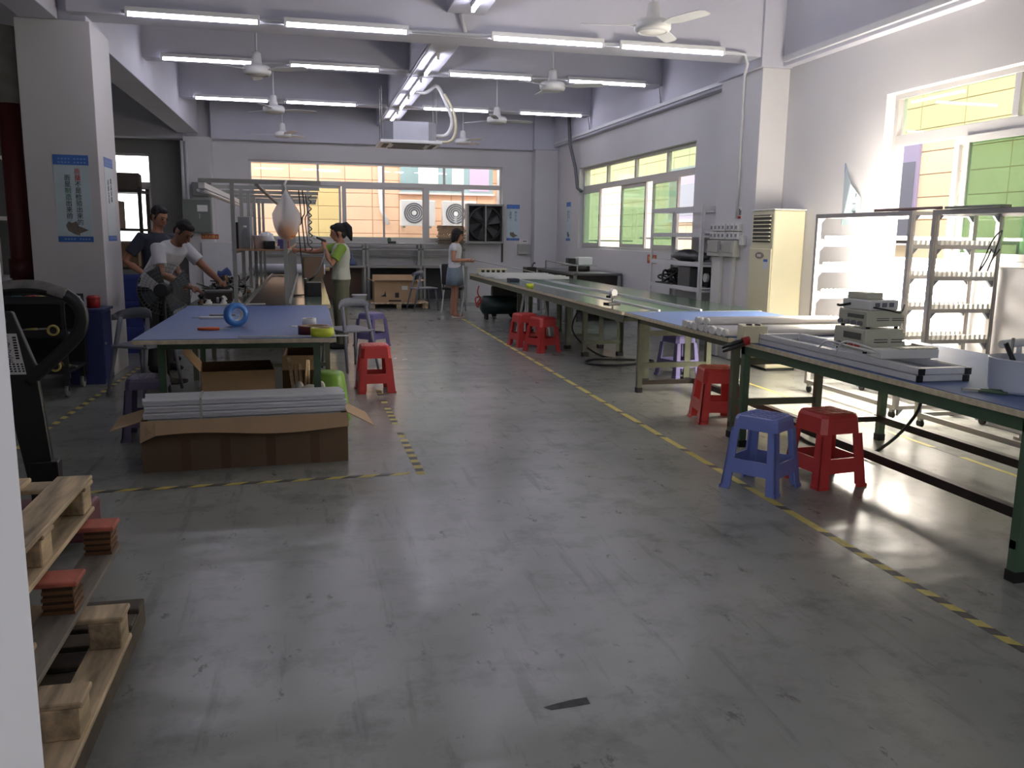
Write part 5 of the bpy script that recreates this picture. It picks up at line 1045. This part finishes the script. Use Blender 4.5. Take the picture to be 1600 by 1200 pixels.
t = thing('exhaust_fan', 'large dark square exhaust fan in the right end of the far window', 'fan', (3.845, 19.22, 1.34)); MB().box(-.42, -.38, -.16, .12, 0, .86).box(.38, .42, -.16, .12, 0, .86).box(-.38, .38, -.16, .12, 0, .04).box(-.38, .38, -.16, .12, .82, .86).build('frame', GREYS, t); MB().box(-.38, .38, .1, .12, .04, .82).build('back_plate', mat('fan_back_black', (34, 35, 36), .6), t); MB().box(-.015, .015, -.17, -.14, .04, .82).build('centre_bar', GREYS, t)  # near-black plate closes the fan behind its blades
for k in range(6):
    a = k * PI / 3 + .3; ca, sa = math.cos(a), math.sin(a); P = [(ca * r - sa * w, q, .43 + sa * r + ca * w) for r, w, q in ((.06, -.04, -.05), (.06, .04, .03), (.36, .11, .04), (.36, -.09, -.06))]; MB().add(P + [(x, y + .006, z) for x, y, z in P], [(0, 1, 2, 3), (7, 6, 5, 4), (0, 4, 5, 1), (1, 5, 6, 2), (2, 6, 7, 3), (3, 7, 4, 0)]).build('blade', mat('blade_grey', (74, 76, 78), .5), t)
MB().lathe([(.36, -.1), (.39, -.1), (.385, .1), (.37, .1)], (0, 0, .43), 28, axis='y').build('shroud', mat('shroud_grey', (60, 62, 64), .5), t); MB().cyl((0, -.08, .43), (0, .05, .43), .07).build('hub', DARKS, t)
MB().box(.36, .40, -.18, -.14, -.42, 0).build('support', DARKS, t)
t = thing('brown_sack', 'brown ragged stack of flattened card in front of the far window', 'card stack', (3.05, 18.98, 1.311)); random.seed(4)
for i in range(13): MB().obox((random.uniform(-.02, .02), random.uniform(-.02, .02), .015 + i * .031), (.56 + random.uniform(-.05, .05), .26, .026), (0, 0, random.uniform(-.08, .08))).build('card_sheet', mat('dull_card', (96, 84, 66), .9, var=.2), t)
t = thing('switch_box', 'grey switch box with a small warning label on the far wall', 'switch box', (4.765, 19.3, 1.10)); MB().box(-.135, .135, -.1, 0, 0, .23).build('casing', BOXG, t, bevel=.006); MB().box(-.125, .125, -.11, -.1, .06, .22).build('door', mat('switchbox_door', (160, 160, 154), .5), t); MB().box(-.08, .1, -.006, 0, .25, .33).build('warning_label', WHITEP, t)
text('⚠', .06, mat('hazard_orange', (190, 90, 50), .5), t, (-.04, -.007, .29), (PI / 2, 0, 0)); g = MB()
for i in range(3): g.box(.0 + i * .03, .02 + i * .03, -.008, -.006, .275, .305)
g.build('symbol', INK, t)
pl = thing('wooden_pallet', 'wooden pallet on the floor before the far benches', 'pallet', (1.77, 18.1, 0))
for x in (-.54, 0, .54): pc('stringer', pl, x - .05, x + .05, -.4, .4, 0, .1, PALW)
for i in range(6): pc('deck_board', pl, -.62, .62, -.42 + i * .145, -.31 + i * .145, .1, .12, PALW)
ct = carton('big open brown carton on the far pallet', (1.72, 18.12, .121), (.44, .3, .42), 0, m=CARD, flaps=((-1, 'y', .35, .12), (1, 'x', .2, .16), (-1, 'x', .5, .14), (1, 'y', .9, .15)))
MB().box(.12, .24, -.302, -.3, .26, .34).build('label', WHITEP, ct); MB().prism([(-.32, .12), (-.2, .12), (-.22, .24), (-.24, .17)], -.302, -.3, 'y').box(-.02, .06, -.302, -.3, .1, .2).box(-.15, .1, -.302, -.3, .02, .05).build('printed_mark', INK, ct)
bn = thing('waste_bin', 'pale grey waste bin by the leg of the left back bench', 'bin', (.98, 17.9, 0)); MB().lathe([(0, 0), (.11, 0), (.15, .27), (.155, .28), (.145, .28), (.1, .01), (0, .01)], n=20).build('body', STEELW, bn); MB().lathe([(.15, .26), (.158, .26), (.158, .285), (.15, .285)], n=20).build('rim', STEELW, bn)
oc_ = thing('office_chair', 'black folding chair with chrome frame behind the woman in the denim skirt', 'chair', (2.78, 17.0, 0), -.3)
MB().box(-.2, .2, -.2, .2, .44, .5).build('seat', BLACKP, oc_, bevel=.02); MB().box(-.2, .2, -.24, -.2, .55, .95).build('backrest', BLACKP, oc_, bevel=.02)
for s in (-1, 1): MB().tube([(s * .22, -.24, .92), (s * .22, .25, 0)], .012).build('leg', ALU, oc_); MB().tube([(s * .2, .2, .5), (s * .2, -.3, 0)], .012).build('leg', ALU, oc_)
t = thing('air_compressor', 'dark green air compressor on wheels under the far line table', 'compressor', (3.42, 15.35, 0)); CG = mat('compressor_green', (28, 48, 46), .4)
MB().lathe([(0, -.42), (.1, -.41), (.17, -.36), (.17, .36), (.1, .41), (0, .42)], (0, 0, .26), 20, axis='x').build('tank', CG, t); MB().box(-.2, .12, -.1, .1, .42, .6).build('motor', BLACKP, t, bevel=.02); MB().cyl((.2, -.1, .5), (.2, .1, .5), .09).build('pump', DARKS, t)
for y in (-.17, .17): MB().cyl((.25, y - .02, .09), (.25, y + .02, .09), .09).build('wheel', BLACKR, t)
MB().box(-.32, -.28, -.1, .1, 0, .12).build('foot', BLACKR, t)
tag(MB().tube(curve_pts([(2.93, 15.1, .62), (2.9, 15.05, .5), (2.95, 15.02, .36), (2.87, 15.05, .28), (2.95, 15.04, .42), (2.86, 15.06, .4), (2.9, 15.03, .25), (2.97, 15.05, .38)]), .014).build('red_hose', mat('dull_red_hose', (170, 66, 60), .5)), 'red hose looped beside the air compressor', 'hose')

for i, (x, y, r) in enumerate(((1.10, 10.38, .3), (1.0, 10.5, 1.2))): tag(MB().prism([(-.04, -.01), (.03, -.025), (.045, .01), (-.02, .025)], .0004, .003, 'z').build('paper_scrap', WHITEP, rot=(0, 0, r), loc=(x, y, 0)), 'small white paper scrap on the aisle floor, %s one' % ('right-hand', 'left-hand')[i], 'paper')
# ------------------------------------------------------------------ people
def loft(mb, rings, n=20):
    """rings: (centre, right vector, half width, half depth); closes both ends"""
    P = []
    for k, (c, rv, a, b) in enumerate(rings):
        c = Vector(c); up = (Vector(rings[min(k + 1, len(rings) - 1)][0]) - Vector(rings[max(k - 1, 0)][0])).normalized(); rv = Vector(rv).normalized(); fv = up.cross(rv).normalized()
        P += [c + rv * a * math.cos(2 * PI * i / n) + fv * b * math.sin(2 * PI * i / n) for i in range(n)]
    K_ = len(rings)
    return mb.add(P, [(k * n + i, k * n + (i + 1) % n, (k + 1) * n + (i + 1) % n, (k + 1) * n + i) for k in range(K_ - 1) for i in range(n)] + [tuple(range(n))[::-1], tuple(range((K_ - 1) * n, K_ * n))], 0, True)
def fused(mb, name, m, parent, voxel=.008, smooth=6):
    """grow all shapes of the builder into one continuous skin"""
    me = bpy.data.meshes.new(name); me.from_pydata(mb.v, [], mb.f); o = bpy.data.objects.new(name, me); COL.objects.link(o)
    r = o.modifiers.new('fuse', 'REMESH'); r.mode = 'VOXEL'; r.voxel_size = voxel
    s = o.modifiers.new('smooth', 'SMOOTH'); s.iterations = smooth; s.factor = .5
    dg = bpy.context.evaluated_depsgraph_get(); me2 = bpy.data.meshes.new_from_object(o.evaluated_get(dg)); o.modifiers.clear(); o.data = me2
    me2.materials.clear(); me2.materials.append(m); me2.polygons.foreach_set('use_smooth', [True] * len(me2.polygons)); o.parent = parent
    return o
def hand(mb, w, d, nrm, curl=.5, s=1.0):
    """palm, four unequal bent fingers and a thumb; d points along the hand, nrm out of the palm"""
    w = Vector(w); d = Vector(d).normalized(); nrm = Vector(nrm); nrm = (nrm - d * nrm.dot(d)).normalized(); l = d.cross(nrm)
    mb.tube([w - d * .03 * s, w + d * .02 * s, w + d * .05 * s, w + d * .08 * s], [.022 * s, .026 * s, .03 * s, .026 * s], 10)
    for i, ln in enumerate((.066, .076, .07, .055)):
        o = (i - 1.5) * .018 * s; b = w + d * .075 * s + l * o; c1, c2 = curl * .6, curl * 1.4
        k1 = b + (d * math.cos(c1) + nrm * math.sin(c1)) * ln * .5 * s; k2 = k1 + (d * math.cos(c2) + nrm * math.sin(c2)) * ln * .5 * s
        mb.tube([b - d * .02 * s, b, k1, k2], [.009 * s, .0095 * s, .009 * s, .007 * s], 8)
    b = w + d * .025 * s - l * .024 * s
    mb.tube([b, b + (d * .5 - l * .6 + nrm * .4).normalized() * .035 * s, b + (d * .85 - l * .25 + nrm * .5).normalized() * .065 * s], [.012 * s, .011 * s, .008 * s], 8)
def person(label, loc, rz, J, skin, top, bottom, hair, shoes, female=False, sleeve=.55, bottom_kind='trousers', group=None, sleeve_m=None, vox=.008):
    t = thing('person', label, 'person', loc, rz); V = Vector; X = V((1, 0, 0)); k = .9 if female else 1.0
    J = {a: V(b) for a, b in J.items()}; sh = (J['sr'] - J['sl']).normalized()
    up = (J['neck'] - J['chest']).normalized(); hd = (J['head'] - J['neck']).normalized()
    B = MB()
    hipw = .165 if female else .16
    tor = [(J['pelvis'] - V((0, 0, .06)), X, hipw * .92, .105 * k), (J['pelvis'], X, hipw, .115 * k), (J['spine'], (X + sh).normalized(), .13 * k, .095 * k), (J['chest'], sh, .165 * k, .115 * k), (J['chest'].lerp(J['neck'], .55), sh, .15 * k, .10 * k), (J['chest'].lerp(J['neck'], .9), sh, .075, .065), (J['neck'] + hd * .02, sh, .054 * k, .056 * k), (J['head'] - hd * .04, sh, .05 * k, .055 * k)]
    loft(B, tor)
    # head: skull, face, jaw, nose, ears
    hr = J.get('look', V((0, 1, 0))).normalized(); hx = hr.cross(V((0, 0, 1))).normalized(); hz = hx.cross(hr).normalized(); H = J['head']; q = .96 if female else 1.0
    def hp(a, b, c): return H + hx * a * q + hr * b * q + hz * c * q
    HB = MB(); HB.ball((0, 0, 0), (.074, .094, .105), 20, 14); HB.ball((0, .028, -.055), (.055, .062, .065), 16, 10); HB.ball((0, .045, -.092), (.032, .035, .026), 12, 8)
    HB.tube([(0, .082, .012), (0, .104, -.018), (0, .112, -.034), (0, .092, -.043)], [.008, .011, .014, .009], 8)
    for s in (-1, 1): HB.ball((s * .075, -.008, -.012), (.011, .022, .03), 10, 8); HB.ball((s * .03, .082, .022), (.02, .012, .008), 8, 6)
    HB.tube([(-.022, .085, -.066), (0, .094, -.064), (.022, .085, -.066)], .007, 6)
    B.add([hp(*v) for v in HB.v], HB.f)
    for s, a in (('r', 1), ('l', -1)):
        S_, E_, W_ = J['s' + s], J['e' + s], J['w' + s]; el = (E_ - S_)
        B.tube([S_ - sh * a * .05, S_, S_.lerp(E_, .5), E_, E_.lerp(W_, .35), W_], [.05 * k, .056 * k, .049 * k, .04 * k, .041 * k, .027 * k], 12)
        dd = J.get('d' + s, W_ - E_); hand(B, W_, dd, J.get('n' + s, V((-a, 0, 0))), J.get('c' + s, V((.5, 0, 0))).x, .92 if female else 1.0)
        Hh, Kn, An, To = J['h' + s], J['k' + s], J['a' + s], J['t' + s]
        B.tube([Hh + V((0, 0, .04)), Hh, Hh.lerp(Kn, .5), Kn, Kn.lerp(An, .3), An + V((0, 0, .03)), An], [.085 * k, .09 * k, .074 * k, .055 * k, .058 * k, .037, .037], 12)
        B.tube([An - V((0, .03, .01)), An.lerp(To, .5), To], [.034, .033, .022], 10)
    body = fused(B, 'body', skin, t, vox, 4)
    for s in (-1, 1):
        e = MB().ball(hp(s * .03, .086, .008), .0095, 8, 6).build('eye', mat('eye_dark', (24, 20, 20), .2), body)
        MB().tube([hp(s * .014, .096, .028), hp(s * .034, .092, .034), hp(s * .05, .078, .028)], .0045, 5).build('eyebrow', HAIR, body)
    MB().tube([hp(-.022, .09, -.066), hp(0, .1, -.064), hp(.022, .09, -.066)], .005, 6).build('mouth', mat('lips', (132, 74, 66), .5), body)
    # shirt
    T = MB(); g = .016; P0 = J['pelvis'] + V((0, 0, .0 if female else -.05))
    loft(T, [(P0, X, (hipw + g) * 1.02, .115 * k + g + .008), (J['pelvis'].lerp(J['spine'], .5), X, hipw * .95 + g, .108 * k + g + .004), (J['spine'], (X + sh).normalized(), .14 * k + g, .1 * k + g + .004), (J['chest'], sh, .168 * k + g, .118 * k + g), (J['chest'].lerp(J['neck'], .55), sh, .155 * k + g, .103 * k + g), (J['chest'].lerp(J['neck'], .86), sh, .088 + g * .5, .07 + g * .5), (J['chest'].lerp(J['neck'], .98), sh, .066, .062)])
    SL = {}
    for s, a in (('r', 1), ('l', -1)):
        S_, E_ = J['s' + s], J['e' + s]; (SL.setdefault(s, MB()) if sleeve_m else T).tube([S_ - sh * a * .06 + V((0, 0, -.01)), S_, S_.lerp(E_, sleeve * .6), S_.lerp(E_, sleeve + .15)], [.062 * k, .076 * k, .07 * k, .07 * k], 14)
    fused(T, 'shirt', top, t, vox * 1.1, 8)
    for q_ in SL.values(): fused(q_, 'sleeve', sleeve_m, t, vox * 1.1, 4)
    # lower garment
    L = MB(); wz = J['pelvis'] + V((0, 0, .07))
    if bottom_kind == 'trousers':
        loose = J.get('loose', V((1, 0, 0))).x
        loft(L, [(J['hr'].lerp(J['hl'], .5) - V((0, 0, .04)), X, .16 * k, .115 * k), (J['pelvis'] - V((0, 0, .02)), X, hipw + .012, .13 * k), (wz, X, hipw * .92 + .012, .12 * k)])
        for s in 'rl':
            Hh, Kn, An = J['h' + s], J['k' + s], J['a' + s]; L.tube([Hh + V((0, 0, .03)), Hh, Hh.lerp(Kn, .5), Kn, Kn.lerp(An, .5), An + V((0, 0, .0))], [.1 * k, .105 * k * (1 + .1 * (loose - 1)), .09 * k * loose, .074 * k * loose, .07 * k * loose, .066 * k * loose], 14)
        fused(L, 'trousers', bottom, t, vox * 1.1, 8)
    else:
        z1 = J['kr'].z + .14; n = 28; Q = []
        for z, a, b in ((wz.z + .02, hipw * .86, .112), (J['pelvis'].z, hipw + .015, .135), (J['pelvis'].z - .14, hipw + .035, .155), (z1, hipw + .045, .165), (z1, hipw + .035, .155), (J['pelvis'].z - .1, hipw + .02, .14)):
            Q += [V((J['pelvis'].x + a * math.cos(2 * PI * i / n) * (1 + .02 * math.sin(7 * i)), J['pelvis'].y + b * math.sin(2 * PI * i / n), z)) for i in range(n)]
        L.add(Q, [(r * n + i, r * n + (i + 1) % n, (r + 1) * n + (i + 1) % n, (r + 1) * n + i) for r in range(5) for i in range(n)], 0, True).build('skirt', bottom, t)
        MB().tube([(J['pelvis'].x + (hipw * .88) * math.cos(2 * PI * i / n), J['pelvis'].y + .114 * math.sin(2 * PI * i / n), wz.z + .01) for i in range(n + 1)], .012, 6).build('waistband', bottom, t)
    for s in 'rl':
        An, To = J['a' + s], J['t' + s]; Sh = MB(); fw = (To - An); fw.z = 0; fw.normalize(); zz = Vector((0, 0, 1))
        if bottom_kind == 'skirt':
            c = An.lerp(To, .5); Sh.obox((c.x, c.y, .012), (.085, .24, .022)); Sh.tube([(c.x - .045, c.y + .03, .025), (c.x, c.y + .05, .07), (c.x + .045, c.y + .03, .025)], .018, 8); Sh.build('slipper', shoes, t)
        else:
            Sh.ball((An.x, An.y - .01, .05), (.045, .06, .05), 12, 8); p2 = An + fw * .1; Sh.ball((p2.x, p2.y, .035), (.046, .1, .035), 14, 8); Sh.ball((An.x + fw.x * .05, An.y + fw.y * .05, .045), (.044, .09, .045), 12, 8); fused(Sh, 'shoe', shoes, t, .009, 3)
    # hair
    Hr = MB(); kind = hair
    Hb = MB()
    if kind == 'short':
        Hb.ball((0, -.026, .034), (.081, .094, .096), 22, 14, f=lambda v: (v.x, v.y, v.z if v.z > -.2 else -.2 - (v.z + .2) * .1)); Hb.ball((0, .038, .088), (.056, .046, .03), 14, 8); Hb.ball((0, -.064, -.02), (.064, .042, .07), 14, 8)
        for q_ in range(26): a_ = q_ * 2.4; r_ = .012 + .06 * (q_ / 26); Hb.ball((r_ * math.cos(a_), -.02 + r_ * 1.1 * math.sin(a_), .122 - r_ * .5), (.016, .016, .014), 6, 5)
        for s in (-1, 1): Hb.tube([(s * .074, .028, .03), (s * .078, .02, -.01), (s * .074, .018, -.035)], [.012, .011, .004], 6)
    elif kind == 'bob':
        Hb.ball((0, -.022, .024), (.09, .102, .104), 22, 14); Hb.ball((0, -.052, -.06), (.088, .066, .11), 18, 12); Hb.ball((0, .06, .066), (.066, .042, .036), 14, 8)
        for s in (-1, 1): Hb.tube([(s * .078, .03, .05), (s * .088, .02, -.02), (s * .086, .0, -.12)], [.02, .026, .022], 8)
    else:
        Hb.ball((0, -.018, .024), (.083, .098, .1), 22, 14, f=lambda v: (v.x, v.y, v.z if v.z > -.3 else -.3 - (v.z + .3) * .1)); Hb.ball((0, .05, .07), (.064, .046, .038), 14, 8)
        Hb.tube([(0, -.07, .07), (0, -.125, .075), (0, -.15, .03), (0, -.145, -.06), (0, -.155, -.15)], [.04, .045, .05, .045, .012], 12); Hb.ball((0, -.06, -.03), (.07, .05, .07), 14, 8)
        for s in (-1, 1): Hb.tube([(s * .072, .03, .03), (s * .08, .015, -.03), (s * .074, .01, -.09)], [.012, .014, .006], 6)
    Hr.add([hp(*v) for v in Hb.v], Hb.f); fused(Hr, 'hair', HAIR, t, .008, 3)
    return t
def V3(**k): return k
base = dict(hr=(.09, 0, .9), hl=(-.09, 0, .9), kr=(.1, .02, .49), kl=(-.1, .02, .49), ar=(.105, 0, .07), al=(-.105, 0, .07), tr=(.12, .16, .03), tl=(-.12, .16, .03))
J = dict(base, pelvis=(0, 0, .97), spine=(0, .01, 1.15), chest=(0, .03, 1.33), neck=(0, .05, 1.5), head=(0, .1, 1.665), look=(0, .85, -.4), sr=(.185, .02, 1.43), sl=(-.185, .03, 1.43), er=(.335, -.1, 1.17), wr=(.225, .08, 1.02), dr=(-.9, .1, -.3), nr=(0, 0, -1), el=(-.24, .02, 1.14), wl=(-.23, .16, .93))
person('man in a navy T-shirt and dark trousers standing with a hand on his hip', (-1.72, 10.62, 0), math.radians(-130), J, SKIND, mat('navy_cotton', (44, 48, 60), .85, var=.06), mat('black_cotton', (34, 35, 38), .85), 'short', mat('shoe_black', (28, 28, 28), .6))
J = dict(base, pelvis=(0, -.05, .95), spine=(0, .06, 1.12), chest=(0, .19, 1.27), neck=(0, .29, 1.385), head=(.0, .385, 1.50), look=(0, .72, -.66), sr=(.185, .2, 1.33), sl=(-.185, .22, 1.35), er=(.27, .3, 1.07), wr=(.09, .52, .93), dr=(-.35, .9, -.35), nr=(0, -.4, -1), el=(-.27, .42, 1.12), wl=(-.2, .66, .98), dl=(.1, .9, -.5), nl=(0, -.4, -1), kr=(.1, 0, .49), kl=(-.1, 0, .49), hr=(.09, -.05, .89), hl=(-.09, -.05, .89))
person('man in a white T-shirt bending over the assembly bench', (-1.60, 9.85, 0), math.radians(-122), J, SKIND, mat('white_cotton', (208, 208, 212), .85, var=.04), mat('black_cotton', (34, 35, 38), .85), 'short', mat('shoe_black', (28, 28, 28), .6))
fb = dict(hr=(.085, 0, .84), hl=(-.085, 0, .84), kr=(.09, .02, .46), kl=(-.09, .02, .46), ar=(.095, 0, .07), al=(-.095, 0, .07), tr=(.1, .15, .03), tl=(-.1, .15, .03))
J = dict(fb, pelvis=(0, 0, .91), spine=(0, .0, 1.07), chest=(0, .0, 1.23), neck=(0, .0, 1.385), head=(0, .03, 1.525), look=(0, .97, -.18), sr=(.155, .03, 1.325), sl=(-.155, -.01, 1.325), er=(.17, .31, 1.27), wr=(.14, .53, 1.285), dr=(0, 1, .02), el=(-.215, .13, 1.11), wl=(-.13, .21, 1.33), dl=(.25, .15, .9), nl=(.9, -.3, .1), cl=(.9, 0, 0), loose=(1.35, 0, 0))
person('woman in cream T-shirt with green sleeves and olive trousers by the assembly bench', (.40, 11.55, 0), math.radians(90), J, SKIN, mat('cream_cotton', (196, 200, 182), .85), mat('olive_cotton', (98, 98, 78), .85, var=.08), 'tail', mat('shoe_black', (28, 28, 28), .6), True, sleeve_m=mat('green_cotton', (128, 160, 62), .85))
t = thing('air_gun', 'small black and white air gun held at the green-sleeved woman\'s mouth', 'tool', (.18, 11.43, 1.40), math.radians(90)); MB().tube([(.0, -.03, .0), (.0, .03, .03), (0, .09, .055)], [.018, .016, .012], 8).build('body', BLACKP, t); MB().cyl((0, .09, .05), (0, .13, .06), .022).build('nozzle', WHITEP, t); MB().tube([(0, .12, .07), (0, .17, .1)], .006).build('tip', BLACKP, t)
J = dict(fb, pelvis=(0, 0, .91), spine=(0, .0, 1.07), chest=(0, .01, 1.22), neck=(0, .02, 1.37), head=(0, .05, 1.51), look=(-.1, .95, -.2), sr=(.155, .0, 1.31), sl=(-.155, .03, 1.31), er=(.19, -.01, 1.05), wr=(.1, .21, 1.06), dr=(-.2, .95, .05), nr=(-.5, 0, .8), cr=(1.0, 0, 0), el=(-.19, .08, 1.06), wl=(-.05, .28, 1.04), dl=(.2, .95, 0), nl=(.5, 0, .8), cl=(1.0, 0, 0), hr=(.075, 0, .84), hl=(-.075, 0, .84), kr=(.07, .03, .46), kl=(-.07, -.02, .46), ar=(.07, .01, .07), al=(-.07, -.05, .07))
person('woman in a white T-shirt and denim skirt holding a thin rod by the line table', (2.60, 15.75, 0), math.radians(-104), J, SKIN, mat('white_cotton', (208, 208, 212), .85, var=.04), mat('pale_denim', (122, 138, 150), .85, var=.1, scale=20), 'bob', mat('slipper_cream', (200, 190, 176), .7), True, sleeve=.2, bottom_kind='skirt')
tag(MB().cyl((2.90, 15.62, 1.065), (4.0, 15.25, .86), .008, n=8).build('thin_rod', mat('rod_grey', (170, 170, 168), .5)), 'thin pale rod held by the woman in the denim skirt', 'rod')
# lettering becomes plain mesh
dg = bpy.context.evaluated_depsgraph_get()
for o in [o for o in S.objects if o.type == 'FONT']:
    me = bpy.data.meshes.new_from_object(o.evaluated_get(dg)); n = bpy.data.objects.new('lettering', me); COL.objects.link(n); n.parent = o.parent; n.matrix_basis = o.matrix_basis.copy(); bpy.data.objects.remove(o)
